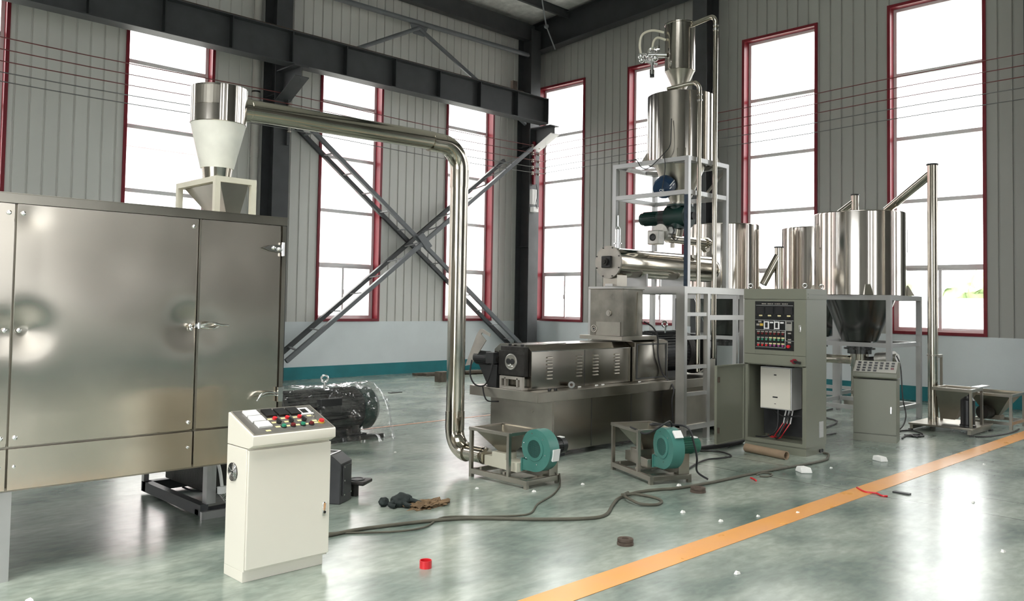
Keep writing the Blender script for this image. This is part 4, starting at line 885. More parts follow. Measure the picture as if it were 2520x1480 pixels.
# conditioner
QY, QZ, QR = 6.58, 2.13, .185
cn = thing('conditioning_cylinder', 'long polished horizontal cylinder with a round bolted end plate on the platform', 'cylinder', (9.2,QY,PZT))
part('shell', MB().lathe((8.20,QY,QZ),[(.01,.02),(QR,.02),(QR,.04),(QR,2.22),(QR,2.24),(.17,2.3),(.12,2.335),(.01,2.34)],64,(1,0,0)), M['pipe'], cn)
ep = part('end_plate', MB().cyl((8.175,QY,QZ),(8.20,QY,QZ),QR+.02,48), M['flange'], cn)
part('bearing_block', MB().box(8.13,8.175,QY-.075,QY+.075,QZ-.075,QZ+.075), M['black'], ep, bevel=.012); part('bearing_hub', MB().cyl((8.13,QY,QZ),(8.105,QY,QZ),.045,24).cyl((8.13,QY,QZ),(8.09,QY,QZ),.022,16), M['iron'], ep)
for k in range(8):
    a = PI/8+k*PI/4; part('bolt', MB().cyl((8.175,QY+.19*math.cos(a),QZ+.19*math.sin(a)),(8.162,QY+.19*math.cos(a),QZ+.19*math.sin(a)),.008,8), M['motor'], ep)
for x in (8.72,9.55): part('saddle', MB().prism([(QY-.17,PZT),(QY+.17,PZT),(QY+.17,PZT+.16),(QY+.10,PZT+.135),(QY,PZT+.115),(QY-.10,PZT+.135),(QY-.17,PZT+.16)],'x',x,x+.03).box(x-.01,x+.02,QY-.20,QY-.17,PZT,PZT+.17), M['tubew'], cn)
part('discharge_box', MB().box(8.22,8.42,QY-.11,QY+.11,PZT+.001,PZT+.14), M['satin'], cn); part('discharge_pad', MB().box(8.2,8.39,QY-.06,QY+.06,PZT+.0005,PZT+.03), M['chrome'], cn)
part('inlet_neck', MB().cyl((9.93,QY-.10,QZ+.10),(9.93,QY-.10,2.30),.07,20), M['satin'], cn)
part('steam_valve', MB().cyl((8.37,QY,QZ+.16),(8.37,QY,QZ+.24),.035,20).cyl((8.37,QY,QZ+.235),(8.37,QY,QZ+.25),.055,20).cyl((8.37,QY,QZ+.25),(8.37,QY,QZ+.42),.036,20).cyl((8.37,QY,QZ+.42),(8.37,QY,QZ+.46),.036,20,.014).cyl((8.37,QY,QZ+.46),(8.37,QY,QZ+.60),.011,12), M['chrome'], cn)
# upper hopper (liquid / vacuum receiver)
UC = (9.16, 6.21)
uh = thing('receiver_vessel', 'small polished vessel with a short cone at the very top of the tower', 'vessel', (UC[0],UC[1],4.34))
part('barrel', MB().lathe((*UC,0),[(.0,5.285),(.198,5.285),(.203,5.29),(.203,5.275),(.195,5.27),(.195,4.665),(.19,4.66)],160,wob=.006), M['polish'], uh)
part('cone', MB().lathe((*UC,0),[(.19,4.662),(.085,4.43),(.085,4.336),(.0,4.336)],48), M['satin'], uh)
hv = part('valve_cluster', MB().ball((8.86,6.44,4.83),.05).ball((8.82,6.36,4.80),.045).torus((8.84,6.42,4.90),(1,.3,0),.05,.016,18,8).torus((8.78,6.5,4.82),(.2,1,0),.05,.016,18,8).cyl((8.80,6.46,4.86),(8.97,6.29,4.86),.03,14).cyl((8.84,6.42,4.66),(8.84,6.42,4.9),.022,12).cyl((8.84,6.42,4.66),(8.84,6.42,4.60),.034,12).cyl((8.72,6.55,4.80),(8.9,6.38,4.74),.018,12).ball((8.74,6.53,4.84),.04).ball((8.72,6.50,4.78),.035).cyl((8.90,6.38,4.94),(8.90,6.38,4.98),.03,10), M['chrome'], uh, label='cluster of chrome sanitary valves')
part('hose', MB().tube([(8.98,6.34,5.17),(8.86,6.44,5.19),(8.76,6.52,5.13),(8.73,6.54,5.0),(8.74,6.53,4.88)],.015,10), M['hose'], uh); part('hose', MB().tube([(8.99,6.32,5.07),(8.90,6.38,5.09),(8.85,6.41,5.03),(8.84,6.42,4.93)],.015,10), M['hose'], uh)
part('dust_cap', MB().cyl((8.84,6.42,4.56),(8.84,6.42,4.60),.03,12), M['black'], uh)
# the two thin risers
P1, P2 = (8.83,5.693), (9.19,5.695)
rp = thing('riser_pipe', 'thin polished riser bending into the top of the lower tower hopper', 'pipe', (*P1,.75))
part('riser', MB().cyl((*P1,.80),(*P1,4.22),.027,20), M['pipe'], rp)
part('elbow', MB().tube([(*P1,4.20),(P1[0]+.005,P1[1]+.01,4.30),(P1[0]+.005,P1[1]+.05,4.36),(P1[0]+.01,P1[1]+.13,4.38),(8.85,6.18,4.37)],.027,20,8), M['pipe'], rp)
part('union', MB().cyl((*P1,4.13),(*P1,4.15),.036,20).cyl((*P1,4.20),(*P1,4.215),.034,20), M['chrome'], rp)
rp = thing('riser_pipe', 'tallest thin polished riser, reaching the side of the topmost vessel', 'pipe', (*P2,.75))
part('riser', MB().cyl((*P2,.95),(*P2,5.17),.030,20), M['pipe'], rp)
part('elbow', MB().tube([(*P2,5.15),(P2[0],P2[1]+.01,5.24),(P2[0]-.0,P2[1]+.05,5.285),(P2[0]-.0,P2[1]+.12,5.285),(9.16,6.04,5.24)],.030,20,8), M['pipe'], rp)
part('union', MB().cyl((*P2,5.10),(*P2,5.125),.040,20).cyl((*P2,5.16),(*P2,5.175),.038,20), M['chrome'], rp)
single('signal_cable', 'thin black cable hanging down beside the lower tower hopper onto the frame', 'cable', MB().tube([(8.75,6.05,3.95),(8.70,6.02,3.75),(8.68,6.02,3.60),(8.64,6.08,3.5),(8.63,6.3,3.34),(8.63,6.42,3.36),(8.63,6.50,3.46),(8.63,6.60,3.455)],.006,6).tube([(8.64,6.08,3.5),(8.635,6.06,3.3),(8.63,6.10,3.05)],.006,6), M['blackrub'])

# ================================================================== TANKS
def tank(label, cx, cy, r, z0, z1, fx0, fx1, fy0, fy1, flabel, extra=True):
    f = thing('tank_stand', flabel, 'stand', ((fx0+fx1)/2,(fy0+fy1)/2,0)); Tt = .065
    for x,y in ((fx0,fy0),(fx1-Tt,fy0),(fx0,fy1-Tt),(fx1-Tt,fy1-Tt)): part('leg', MB().box(x,x+Tt,y,y+Tt,0,z0-Tt-.01), M['tubew'], f)
    part('top_ring', MB().frame(fx0,fx1,fy0,fy1,z0-Tt-.01,z0-.005,Tt,'z'), M['tubew'], f)
    for z in (1.06,.16): part('tie_rail', MB().frame(fx0+.01,fx1-.01,fy0+.01,fy1-.01,z,z+.06,Tt-.02,'z'), M['tubew'], f)
    t = thing('storage_tank', label, 'tank', (cx,cy,.75))
    part('barrel', MB().lathe((cx,cy,0),[(0,z1-.01),(r-.02,z1-.01),(r-.004,z1+.006),(r,z1),(r,z0),(r-.02,z0)],240,wob=.006), M['polish'], t)
    part('cone', MB().lathe((cx,cy,0),[((fx1-fx0)/2-.075,z0-.002),(.25,1.12),(.18,1.09),(.18,1.02),(.22,1.02),(.22,.995),(.17,.99),(.17,.93),(.02,.93)],64), M['darkcone'], t, label='dark grey cone with a flanged outlet')
    for a in (PI*1.18,PI*1.64,PI*.18,PI*.64):
        d = Vector((math.cos(a),math.sin(a),0)); n_ = Vector((-d.y,d.x,0)); c0 = Vector((cx,cy,z0))+d*(r+.001)
        part('support_foot', MB().hexa([c0-n_*.06,c0+d*.10-n_*.06,c0+d*.10+n_*.06,c0+n_*.06,c0-n_*.035+Vector((0,0,.15)),c0+d*.015-n_*.035+Vector((0,0,.15)),c0+d*.015+n_*.035+Vector((0,0,.15)),c0+n_*.035+Vector((0,0,.15))]), M['satin'], t)
    return t
tA = tank('largest looking polished storage tank, nearest the camera on its pale stand', 12.52, 5.27, .64, 1.80, 3.01, 11.93, 13.11, 4.59, 5.86, 'pale stand under the nearest storage tank, by the vertical screw conveyor')
tB = tank('polished storage tank half hidden behind the nearest one', 14.17, 6.70, .60, 1.80, 2.985, 13.58, 14.76, 6.10, 7.34, 'pale stand under the half hidden storage tank')
tC = tank('polished storage tank standing just behind the hopper tower', 12.75, 7.72, .60, 1.80, 2.985, 12.16, 13.34, 7.12, 8.36, 'pale stand under the storage tank behind the tower')
part('level_sight', MB().cyl((13.02,4.80,1.95),(13.02,4.80,2.96),.012,10).box(13.0,13.04,4.77,4.79,2.45,2.8), M['satin'], tA)
def screw(label, base, top, tip, r, low=None):
    t = thing('screw_conveyor', label, 'conveyor', (base[0],base[1],low or 0))
    z0 = low or .10
    part('vertical_tube', MB().cyl((base[0],base[1],z0),(base[0],base[1],top),r,28), M['pipe'], t)
    part('top_cap', MB().cyl((base[0],base[1],top),(base[0],base[1],top+.02),r+.012,28), M['motor'], t)
    part('collar', MB().cyl((base[0],base[1],z0+.88),(base[0],base[1],z0+.90),r+.01,28), M['satin'], t)
    part('inclined_spout', MB().cyl((base[0],base[1],top-.10),tip,r*.92,28), M['pipe'], t)
    return t
def rail_unit(t, x0, y0, x1, y1):
    pass
s1 = screw('tall vertical polished screw conveyor feeding the nearest tank by a slanting spout', (12.02,4.07), 3.565, (12.42,4.83,3.04), .064)
part('base_plate', MB().box(11.66,12.50,3.48,4.26,.075,.10), M['satin'], s1, bevel=.003)
part('base_rail', MB().box(11.66,12.50,3.50,3.54,.021,.075), M['satin'], s1); part('base_rail', MB().box(11.66,12.50,4.20,4.24,.021,.075), M['satin'], s1)
for x,y in ((11.66,3.48),(11.66,4.22),(12.44,3.48),(12.44,4.22)): part('foot', MB().box(x,x+.06,y,y+.04,0,.021), M['motor'], s1)
part('stay', MB().box(12.08,12.34,4.05,4.08,.95,.99).box(12.31,12.34,4.05,4.08,.1,.95), M['satin'], s1)
part('hopper_funnel', funnel(11.80,12.20,3.55,3.97,.565,11.95,12.08,3.78,3.95,.16), M['satin'], s1, smooth=0)
part('hopper_rim', MB().frame(11.77,12.23,3.52,4.0,.545,.585,.03,'z'), M['satin'], s1); part('hopper_leg', MB().box(11.77,11.80,3.52,3.55,.1,.545), M['satin'], s1); part('hopper_leg', MB().box(12.20,12.23,3.52,3.55,.1,.545), M['satin'], s1)
part('drive_motor', MB().lathe((11.88,3.60,.101),[(.095,0),(.095,.02),(.085,.03),(.085,.34),(.06,.37),(.05,.40),(.02,.42)],28,cap=True), M['black'], s1)
part('control_plate', MB().box(12.0,12.45,3.50,3.60,.587,.605), M['tubew'], s1)
s2 = screw('screw conveyor showing only its slanting top behind the nearest tank', (13.95,5.95), 3.50, (13.98,6.38,3.12), .06, .10)
s3 = screw('low slanting screw conveyor between the tower and the tanks', (12.05,6.32), 2.52, (11.88,6.50,1.95), .064, .10)
for s_, nm in ((s2,0),(s3,1)):
    x, y = (13.95,5.95) if nm == 0 else (12.05,6.32); part('base_plate', MB().box(x-.15,x+.15,y-.12,y+.12,0,.10), M['satin'], s_)
fhp = thing('floor_hopper', 'low open hopper cart with a dark round gearbox beside the orange line', 'hopper', (13.0,3.6,0))
mb = MB()
for x,y in ((12.75,3.32),(13.37,3.32),(12.75,3.84),(13.37,3.84)): part('leg', MB().box(x,x+.035,y,y+.035,0,.44), M['satin'], fhp)
part('rim', MB().frame(12.74,13.42,3.31,3.89,.44,.475,.035,'z'), M['satin'], fhp); part('base_rail', MB().frame(12.76,13.40,3.33,3.87,.06,.10,.03,'z'), M['satin'], fhp)
part('funnel', funnel(12.78,13.38,3.35,3.85,.45,12.98,13.12,3.55,3.70,.15), M['satin'], fhp, smooth=0)
part('gearbox', MB().cyl((12.80,3.70,.20),(12.95,3.66,.20),.09,24), M['iron'], fhp); part('outlet_block', MB().box(12.95,13.15,3.52,3.72,.101,.16), M['satin'], fhp)
# cross feed screw under the nearest tank
xs_ = thing('cross_screw', 'horizontal steel feed screw with a round gear motor under the nearest tank', 'conveyor', (12.5,5.4,.6))
part('screw_tube', MB().cyl((12.52,5.27,.83),(12.56,7.0,.83),.065,24).cyl((12.52,5.27,.74),(12.52,5.27,.929),.13,24), M['pipe'], xs_)
part('gear_motor', MB().cyl((12.45,4.98,.86),(12.42,4.72,.90),.10,24).cyl((12.42,4.72,.90),(12.415,4.68,.905),.06,20), M['alum'], xs_); part('coupling', MB().cyl((12.51,5.14,.84),(12.45,4.98,.86),.05,16), M['black'], xs_)
part('support', MB().box(12.54,12.60,6.4,6.45,0,.765), M['tubew'], xs_); part('support', MB().box(12.49,12.55,5.24,5.30,0,.74), M['tubew'], xs_)

# ================================================================== TALL CONTROL CABINET
tcx = thing('control_cabinet', 'tall grey green control cabinet with a black button panel and its lower door open', 'cabinet', (8.85,4.56,0))
CX0,CX1,CY0,CY1,CZ = 8.62,9.10,4.20,4.94,1.805
G = M['cabgrey']
part('plinth', MB().box(CX0+.01,CX1-.01,CY0+.005,CY1-.005,0,.09), G, tcx)
part('shell', MB().box(CX0,CX1,CY0,CY0+.012,.09,CZ-.04).box(CX0,CX1,CY1-.012,CY1,.09,CZ-.04).box(CX1-.012,CX1,CY0+.012,CY1-.012,.09,CZ-.04).box(CX0+.015,CX1-.012,CY0+.012,CY1-.012,.09,.10).box(CX0,CX0+.03,CY0+.012,CY0+.045,.09,1.0).box(CX0,CX0+.03,CY1-.045,CY1-.012,.09,1.0).box(CX0,CX0+.03,CY0+.045,CY1-.045,.09,.13).box(CX0,CX1-.012,CY0+.012,CY1-.012,.955,.975), G, tcx)
part('header', MB().box(CX0-.012,CX1+.004,CY0-.004,CY1+.004,CZ-.115,CZ), G, tcx, bevel=.003); part('header_band', MB().box(CX0+.02,CX1,CY0-.008,CY0-.004,CZ-.06,CZ-.052).box(CX0+.02,CX1,CY0-.008,CY0-.004,CZ-.10,CZ-.092), G, tcx)
ud = part('upper_door', MB().frame(CX0-.014,CX0,CY0+.002,CY1-.002,1.075,CZ-.118,.14,'x').box(CX0-.008,CX0-.001,CY0+.14,CY1-.14,1.2,CZ-.25), G, tcx, bevel=.002)
part('switch_rail', MB().box(CX0-.014,CX0,CY0+.002,CY1-.002,.965,1.072), G, tcx, bevel=.002)
BY0,BY1,BZ0,BZ1 = 4.335,4.80,1.125,1.665; FX = CX0-.016
bp_ = part('button_panel', MB().box(FX,CX0-.006,BY0,BY1,BZ0,BZ1), M['panelblk'], tcx, label='black control panel crowded with labels and coloured buttons')
def PY_(u): return BY1-u*(BY1-BY0)
def PZ_(v): return BZ1-v*(BZ1-BZ0)
def pbox(name, u, v, wu, hv, mm, d=.004, par=None): return part(name, MB().box(FX-d,FX,PY_(u+wu/2),PY_(u-wu/2),PZ_(v+hv/2),PZ_(v-hv/2)), M[mm], par or bp_)
lines = MB()
for u,v,wu,hv in ((.5,.085,.95,.004),(.5,.39,.98,.005),(.40,.59,.75,.005),(.78,.77,.006,.36),(.40,.945,.75,.004),(.895,.80,.20,.004),(.79,.60,.006,.40),(.24,.49,.005,.2),(.5,.49,.005,.2)): lines.box(FX-.002,FX,PY_(u+wu/2),PY_(u-wu/2),PZ_(v+hv/2),PZ_(v-hv/2))
part('panel_lines', lines, M['whitepl'], bp_)
tt = MB()
for k in range(26):
    u = .17+k*.026+(.006 if k % 5 == 0 else 0)
    if k % 7 == 5: continue
    tt.box(FX-.002,FX,PY_(u+.018),PY_(u),PZ_(.062),PZ_(.042)); 
part('title_row', tt, M['flange'], bp_)
for u in (.15,.38,.63,.87): pbox('panel_meter',u,.19,.19,.15,'black',.010); pbox('meter_label',u+.0,.295,.085,.028,'yellowl'); pbox('selector',u,.335,.03,.03,'black',.012)
for u in (.305,.57): pbox('white_bezel',u,.49,.135,.155,'whitepl',.006); pbox('bezel_window',u,.49,.07,.11,'black',.008); pbox('meter_label',u+.13,.435,.085,.03,'whitepl')
pbox('meter_label',.13,.425,.08,.03,'flange'); pbox('name_tag',.08,.485,.075,.04,'flange'); pbox('name_tag',.175,.485,.08,.05,'yellow',.006)
pbox('keypad',.885,.50,.15,.19,'alum',.012); pbox('keypad_display',.885,.435,.11,.035,'black',.014)
for v in (.645,.775,.70): pass
for k in range(7):
    u = .095+.105*k
    for r_,(v,mm) in enumerate(((.665,'dred'),(.785,'greenpl' if k == 1 else 'mgreen'),(.905,'redpl' if k < 3 else 'purple'))):
        pbox('button_tag',u,v-.038,.075,.026,'flange' if k < 3 or r_ == 0 else 'yellowl')
        part('button', MB().cyl((FX,PY_(u),PZ_(v)),(FX-.012,PY_(u),PZ_(v)),.012,12), M[mm], bp_)
pbox('button_tag',.89,.645,.08,.03,'flange'); pbox('button_tag',.89,.77,.08,.022,'flange'); pbox('button_tag',.89,.83,.08,.03,'flange'); pbox('selector',.89,.71,.05,.05,'black',.014)
part('emergency_stop', MB().cyl((FX,PY_(.875),PZ_(.91)),(FX-.025,PY_(.875),PZ_(.91)),.018,18), M['redpl'], bp_)
part('door_lock', MB().box(FX-.006,FX+.001,4.255,4.275,1.33,1.41), M['chrome'], tcx, bevel=.004)
part('main_switch', MB().cyl((FX+.001,4.325,1.015),(FX-.02,4.325,1.015),.028,20).bar((FX-.025,4.36,1.02),(FX-.025,4.25,1.005),.02,.022), M['red'], tcx, label='red and black rotary main switch'); part('switch_lever', MB().bar((FX-.03,4.32,1.015),(FX-.03,4.245,1.003),.022,.026), M['black'], tcx)
for x,y in ((CX0+.04,CY0+.04),(CX0+.04,CY1-.05),(CX1-.04,CY0+.04)): part('lifting_eye', MB().torus((x,y,CZ+.035),(1,.6,0),.022,.006,18,8).cyl((x,y,CZ),(x,y,CZ+.014),.010,10), M['chrome'], tcx)
vt = MB()
for k in range(12): vt.box(8.93,9.02,CY0-.006,CY0,.185+k*.0135,.191+k*.0135)
part('side_vent', vt.box(8.925,9.025,CY0-.002,CY0,.175,.35), M['tubew'], tcx, smooth=0)
# open lower door
od = part('lower_door', MB().box(CX0-.60,CX0-.016,CY1+.0,CY1+.016,.10,.955).frame(CX0-.60,CX0-.016,CY1-.014,CY1,.10,.955,.014,'y'), G, tcx, label='lower door standing wide open to the left')
for z in (.25,.80): part('latch_rod', MB().box(CX0-.575,CX0-.555,CY1-.024,CY1,z-.03,z+.03), M['rust'], od)
iv = part('inverter', MB().box(8.80,9.05,4.46,4.84,.45,.925), M['whitepl'], tcx, bevel=.008, label='white inverter box inside the open compartment')
part('front_cover', MB().box(8.788,8.80,4.468,4.832,.46,.915), M['cream'], iv, bevel=.004); part('nameplate', MB().box(8.786,8.788,4.635,4.665,.83,.843).box(8.786,8.788,4.62,4.68,.58,.595).box(8.786,8.788,4.64,4.66,.51,.516), M['motor'], iv)
part('back_tray', MB().box(9.0,9.04,4.24,4.9,.14,.45), M['motor'], tcx)
for y in (4.47,4.51,4.55): part('white_lead', MB().tube([(8.86,y,.47),(8.85,y+.01,.40),(8.83,y+.02,.30)],.008,8), M['whitepl'], tcx); 
for y in (4.47,4.51,4.55): part('red_lead', MB().tube([(8.83,y+.02,.31),(8.80,y+.08,.2),(8.82,y+.14,.13),(8.86,y+.22,.14)],.006,6), M['redpl'], tcx)
part('dark_lead', MB().tube([(8.80,4.62,.45),(8.74,4.60,.25),(8.72,4.70,.15),(8.74,4.86,.13)],.008,6).tube([(8.82,4.48,.44),(8.76,4.55,.25),(8.74,4.60,.14),(8.82,4.66,.13)],.009,6).tube([(8.85,4.7,.42),(8.80,4.55,.38),(8.82,4.35,.40),(8.9,4.28,.34)],.010,6), M['blackrub'], tcx)
part('cable_glands', MB().cyl((9.0,CY0-.012,.03),(9.0,CY0+.006,.03),.018,12).cyl((8.95,CY0-.012,.03),(8.95,CY0+.006,.03),.018,12), M['black'], tcx)

# small control desk at the right
ang = math.atan2(-.47,.115)
sd = thing('control_desk', 'small grey green control desk with black switches in front of the nearest tank', 'control desk', (10.23,4.385,0), ang, local=True)
Wd, Dp = .487, .28
part('plinth', MB().box(0,Wd,.005,Dp,0,.085), G, sd); part('body', MB().box(0,Wd,.012,Dp,.087,.745), G, sd)
sdd = part('door', MB().box(.004,Wd-.004,0,.012,.095,.74), G, sd, bevel=.002); part('lock', MB().box(Wd-.072,Wd-.052,-.010,0,.345,.43), M['chrome'], sdd, bevel=.004)
part('console_head', MB().prism([(-.005,.76),(-.02,.775),(-.02,.825),(.20,.955),(Dp,.955),(Dp,.76)],'x',-.004,Wd+.004), G, sd, bevel=.003)
sp_ = part('switch_panel', MB().hexa([(.005,-.012,.832),(Wd-.005,-.012,.832),(Wd-.005,.19,.951),(.005,.19,.951),(.005,-.015,.836),(Wd-.005,-.015,.836),(Wd-.005,.187,.956),(.005,.187,.956)]), M['deskface'], sd)
for k in range(7):
    for j in range(4 if k < 4 else 3):
        u = .055+k*.063; f = .84-j*.24; y = -.012+.20*f; z = .838+.12*f
        part('switch', MB().box(u-.017,u+.017,y-.017,y+.017,z-.01,z+.010), M['dred'] if (k == 6 and j == 2) else M['black'], sp_)

# ================================================================== THINGS ON THE FLOOR
def fl(pts, z=.012): return [(x,y,z) for x,y in pts]
main = [(2.95,5.0),(3.12,4.91),(3.35,4.9),(3.61,4.84),(3.9,4.75),(4.17,4.61),(4.55,4.25),(4.84,4.04),(5.02,4.03),(5.27,4.17),(5.53,4.3),(5.81,4.33),(6.05,4.27),(6.21,4.20),(6.67,4.13),(7.18,4.10),(7.65,4.05),(8.18,3.98),(8.54,3.96),(8.75,4.02),(8.93,4.10),(8.95,4.165)]
single('floor_cable', 'thick dusty cable snaking over the floor from the front desk to the tall cabinet', 'cable', MB().tube(fl(main,.013),.0125,10), M['cable'])
single('cable_loop', 'flat loop of cable lying on the floor between the two blowers and the orange line', 'cable', MB().tube([(5.56,4.30,.034),(5.72,4.27,.02),(5.77,4.13,.011),(5.71,4.01,.011),(5.58,3.97,.011),(5.47,4.04,.02),(5.47,4.14,.036),(5.55,4.27,.036),(5.72,4.36,.02)],.0115,10), M['cable'])
thin = [(5.60,5.02),(5.45,4.9),(5.19,4.74),(4.88,4.61),(4.64,4.45),(4.5,4.46),(4.29,4.60),(4.05,4.78),(3.77,4.66),(3.52,4.72),(3.16,4.98),(2.95,5.06)]
single('thin_cable', 'thin dusty cable leading from the first blower back to the front desk', 'cable', MB().tube([(5.60,5.03,.09)]+fl(thin,.034 if False else .008),.007,8), M['cable'])
single('floor_cable', 'black cable curling on the floor under the open cabinet door', 'cable', MB().tube(fl([(6.95,4.60),(7.3,4.72),(7.6,4.78),(7.75,4.74),(7.97,4.72),(8.1,4.87),(8.1,5.02),(7.9,5.2)]),.009,8), M['blackrub'])
single('thick_hose', 'thick black hose lying behind the green motor blower', 'hose', MB().tube([(6.95,4.95,.03),(7.3,5.05,.03),(7.9,5.15,.03),(8.5,5.08,.03),(8.9,5.12,.03)],.028,12), M['blackrub'])
single('cable_end', 'short dark tangle of cable beside the thick floor cable', 'cable', MB().tube(fl([(7.30,4.05),(7.41,4.06),(7.47,4.03),(7.43,3.96),(7.31,3.94),(7.27,4.0)],.008),.008,8), M['cable'])
for i,(pts,lab) in enumerate([([(9.1,4.8),(10.2,5.0),(11.0,5.05),(11.6,5.2),(11.9,5.5),(12.4,5.8),(13.0,5.9)],'black cable running from the tall cabinet under the nearest tank'),([(9.12,4.7),(9.8,4.75),(10.5,4.72)],'straight thick black cable between the tall cabinet and the small desk'),([(10.6,4.15),(11.28,4.26),(11.54,4.19),(11.42,4.02),(11.15,3.9),(10.98,4.04),(10.75,4.0)],'loop of black cable beside the small desk'),([(11.64,3.44),(11.8,3.35),(12.2,3.27),(12.6,3.25),(12.9,3.28)],'black cable between the screw conveyor and the floor hopper'),([(11.0,3.9),(11.1,4.02),(11.02,3.96),(11.2,4.05),(11.12,3.92),(11.25,3.98),(11.05,4.08)],'tangle of black leads on the floor beside the small desk')]):
    single('floor_cable', lab, 'cable', MB().tube(fl(pts,.012+.0*i),.010,8), M['blackrub'])
single('hanging_cable', 'black cable hanging from the gear motor under the nearest tank to the floor', 'cable', MB().tube([(12.06,4.56,.95),(11.99,4.48,.8),(11.9,4.42,.4),(11.85,4.36,.15),(11.6,4.34,.012),(11.3,4.4,.012)],.009,8), M['blackrub'])
# cardboard tube
d = Vector((.10,.53,0)).normalized(); a = Vector((8.30,4.26,.045)); b = Vector((8.42,4.80,.045)); n_ = Vector((1,0,0))
mb = MB(); rr = [mb.ring(a,d,.045,28),mb.ring(b,d,.045,28),mb.ring(b,d,.037,28),mb.ring(a,d,.037,28)]; rr.append(rr[0]); mb.skin(rr,False)
single('cardboard_tube', 'brown cardboard tube lying in front of the tall cabinet', 'tube', mb, M['card'])
def stepped(name, x, y, R, lab):
    single(name, lab, 'ring', MB().lathe((x,y,0),[(R*.35,0),(R,0),(R,.018),(R*.9,.020),(R*.9,.026),(R*.98,.028),(R*.95,.042),(R*.45,.042),(R*.40,.030),(R*.35,.030),(R*.35,0)],36), M['rust'])
stepped('metal_ring', 4.53, 3.47, .055, 'rusty stepped metal ring alone near the orange line'); stepped('metal_ring', 6.27, 4.03, .066, 'rusty stepped metal ring beside the cable in front of the second blower')
single('bottle_cap', 'red open plastic cap on the floor in the foreground', 'cap', MB().lathe((3.23,3.97,0),[(.001,.008),(.033,.008),(.033,.045),(.037,.045),(.037,0),(.001,0)],36), M['redpl'])
def blob(name, lab, cat, c, sx_, sy_, h, mm, seed, amp=.35, n=40, grp=None):
    mb = MB(); V = []
    rnd = random.Random(seed)
    for i in range(n//2+1):
        row = []
        for j in range(n):
            t_ = (i/(n//2))*PI/2; a_ = 2*PI*j/n; u = Vector((math.cos(a_)*math.sin(t_), math.sin(a_)*math.sin(t_), math.cos(t_)))
            k = 1+amp*noise.noise(u*2.2+Vector((seed,0,0)))+amp*.5*noise.noise(u*6+Vector((seed,3,0)))
            row.append(mb.bm.verts.new((c[0]+u.x*sx_*k, c[1]+u.y*sy_*k, max(.001, u.z*h*k+.003+(.5*h*noise.noise(u*9+Vector((0,seed,0))) if i > 3 else 0)) if i < n//2 else .0005)))
        V.append(row)
    for i in range(n//2):
        for j in range(n): 
            if i == 0: 
                continue
            mb.bm.faces.new((V[i][j],V[i][(j+1)%n],V[i+1][(j+1)%n],V[i+1][j]))
    mb.bm.faces.new(V[1]); 
    for v in V[0]: mb.bm.verts.remove(v)
    single(name, lab, cat, mb, M[mm], smooth=2)
blob('rag', 'crumpled brown rag on the floor beside the dark glove', 'rag', (4.19,5.14), .17, .085, .035, 'rag', 3, .7, 60)
g_ = thing('work_glove', 'crumpled dark work glove lying against the brown rag', 'glove', (4.02,5.28,0))
def lump(c, r, s, seed):
    mb = MB(); bmesh.ops.create_icosphere(mb.bm, subdivisions=4, radius=1)
    for v in mb.bm.verts:
        k = 1+.22*noise.noise(v.co*1.6+Vector((seed,0,0)))+.08*noise.noise(v.co*6); q = Vector((v.co.x*s[0],v.co.y*s[1],v.co.z*s[2]))*r*k; v.co = Vector(c)+q; v.co.z = max(.001,v.co.z)
    return mb
part('palm', lump((4.04,5.28,.045),.1,(.95,.62,.55),1), M['glove'], g_, smooth=2); part('cuff', lump((3.93,5.36,.035),.05,(.8,.8,.7),5), M['glove'], g_, smooth=2)
for k,(x,y) in enumerate(((4.14,5.20),(4.11,5.25),(3.92,5.27),(4.02,5.20))): part('finger', MB().tube([(4.04+(x-4.04)*.5,5.28+(y-5.28)*.5,.05),(x,y,.03),(x+.03,y-.03,.018)],.018,12), M['glove'], g_, smooth=2)
single('foam_block', 'white foam block on the floor nearer the small desk', 'foam', MB().hexa([(8.97,3.55,0),(9.04,3.50,0),(9.10,3.62,0),(9.03,3.67,0),(8.98,3.56,.05),(9.04,3.52,.05),(9.10,3.63,.05),(9.03,3.66,.05)]), M['foam'], bevel=.008)
single('foam_block', 'white foam block on the floor in front of the tall cabinet', 'foam', MB().hexa([(7.74,3.82,0),(7.82,3.74,0),(7.91,3.86,0),(7.82,3.93,0),(7.75,3.83,.055),(7.82,3.76,.055),(7.90,3.87,.05),(7.82,3.91,.05)]), M['foam'], bevel=.01)
single('wooden_block', 'dark block on the floor by the far wall left of the pipe', 'block', MB().box(10.75,11.0,12.85,13.05,0,.20), M['wood'], bevel=.006)
pb = thing('pallet_boards', 'weathered boards lying on the floor along the far wall', 'boards', (11.8,14.2,0))
for i,(x,y,z) in enumerate(((11.2,14.3,.0),(11.35,14.1,.0),(11.9,14.0,.0),(12.3,13.9,.03))): part('board', MB().bar((x,y,z+.03),(x+1.1,y-.15,z+.03),.12,.05), M['wood'], pb)
bits = [(5.19,4.95),(5.73,4.87),(6.35,4.28),(5.39,7.17),(5.56,3.71),(5.55,3.37),(6.24,3.11),(4.55,2.65),(5.9,3.26),(9.67,2.78),(8.23,3.75),(7.71,2.3),(6.3,1.7),(1.33,4.89),(4.9,5.35)]
for i,(x,y) in enumerate(bits):
    s_ = .012+.008*random.random()
    single('litter_crumb', 'small white crumb of litter on the green floor', 'litter', MB().hexa([(x-s_,y-s_*.6,0),(x+s_,y-s_,0),(x+s_*.8,y+s_,0),(x-s_,y+s_*.7,0),(x-s_*.7,y-s_*.4,s_),(x+s_*.8,y-s_*.8,s_*.8),(x+s_*.5,y+s_*.7,s_),(x-s_*.8,y+s_*.5,s_*.7)]), M['foam'], group='white crumbs scattered on the floor')
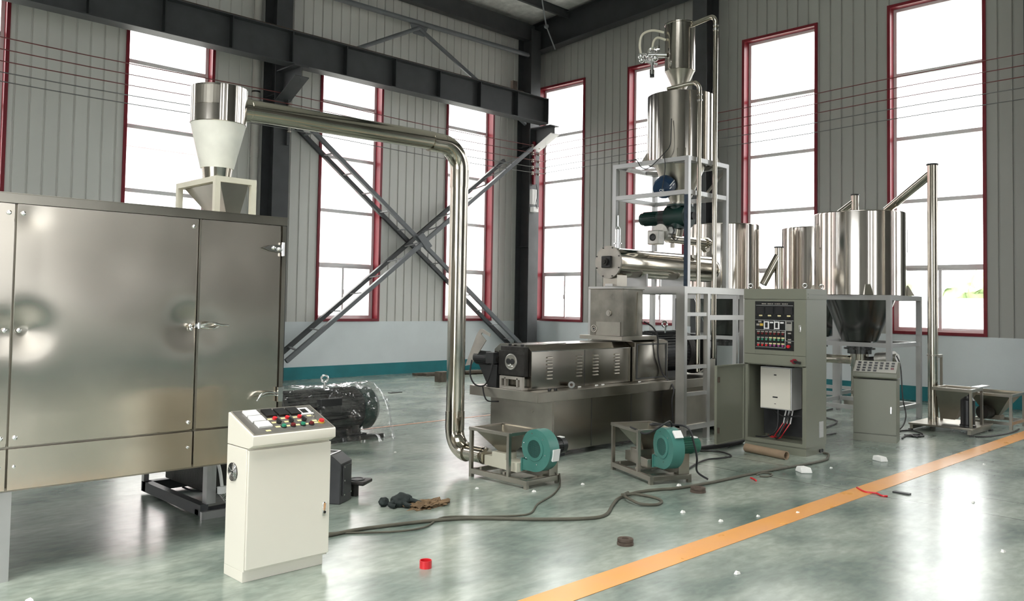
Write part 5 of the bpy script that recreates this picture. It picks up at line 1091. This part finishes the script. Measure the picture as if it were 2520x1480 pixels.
for lab, pts in (('thin red scrap of wrapping on the floor near the second ring', [(7.14,4.02),(7.10,3.96),(7.06,3.92)]),('long red scrap of wrapping beyond the orange line', [(7.50,3.18),(7.38,3.06),(7.40,2.97),(7.34,2.90),(7.36,2.86)])):
    single('red_scrap', lab, 'litter', MB().tube(fl(pts,.008),.008,6,4), M['redpl'])
single('dark_scrap', 'small dark offcut lying on the floor beyond the orange line', 'litter', MB().box(7.57,7.62,2.76,2.90,0,.012), M['motor'])
single('floor_plate', 'thin dark strip on the floor in front of the far wall', 'strip', MB().box(8.75,9.0,11.8,11.88,0,.01), M['motor'])

# ================================================================== OUTSIDE
fb = thing('neighbouring_building', 'pale factory building with red trim across the yard, seen through the windows', 'building', (12,34,0))
part('walls', MB().box(-20,60,32,44,0,8), M['farwall'], fb); part('red_band', MB().box(-20.1,60,31.9,32,7.2,8.2).box(-20,60,31.9,32,2.6,2.9), M['farred'], fb)
for k in range(12):
    x = -16+k*6; part('window', MB().box(x,x+3,31.9,32,3.4,6.4), M['farpane'], fb); part('window_trim', MB().frame(x-.15,x+3.15,31.88,31.98,3.25,6.55,.15,'y'), M['farred'], fb)
for k,(x,y,h_,lab) in enumerate(((42,6,3.2,'bushy green tree beyond the yard, behind the nearest tank'),(44,12,3.6,'bushy green tree beyond the yard, behind the middle gable window'),(40,1.5,3.4,'bushy green tree beyond the yard, at the right of the last window'),(45,19,3.4,'bushy green tree beyond the yard, behind the tower'))):
    t = thing('tree', lab, 'tree', (x,y,-.13)); part('trunk', MB().cyl((x,y,-.13),(x,y,h_*.5),.18,10), M['wood'], t)
    mb = MB()
    for q in range(9): mb.ball((x+random.uniform(-1.2,1.2),y+random.uniform(-2.2,2.2),h_*.6+random.uniform(-.5,.5)),random.uniform(.6,1.0),n=32)
    for v in mb.bm.verts: v.co += Vector((noise.noise(v.co*1.7),noise.noise(v.co*1.9+Vector((9,0,0))),noise.noise(v.co*2.1)))*.5
    part('foliage', mb, M['leaf'], t, smooth=2)
yf = thing('yard_fence', 'low white fence along the edge of the yard outside the gable windows', 'fence', (30,8,-.13))
part('panel', MB().box(30,30.08,-12,31,-.13,2.0), M['farwall'], yf)
for k in range(12): part('post', MB().box(29.95,30.13,-12+k*4,-11.8+k*4,-.13,2.2), M['farred'] if k % 3 == 0 else M['farwall'], yf)
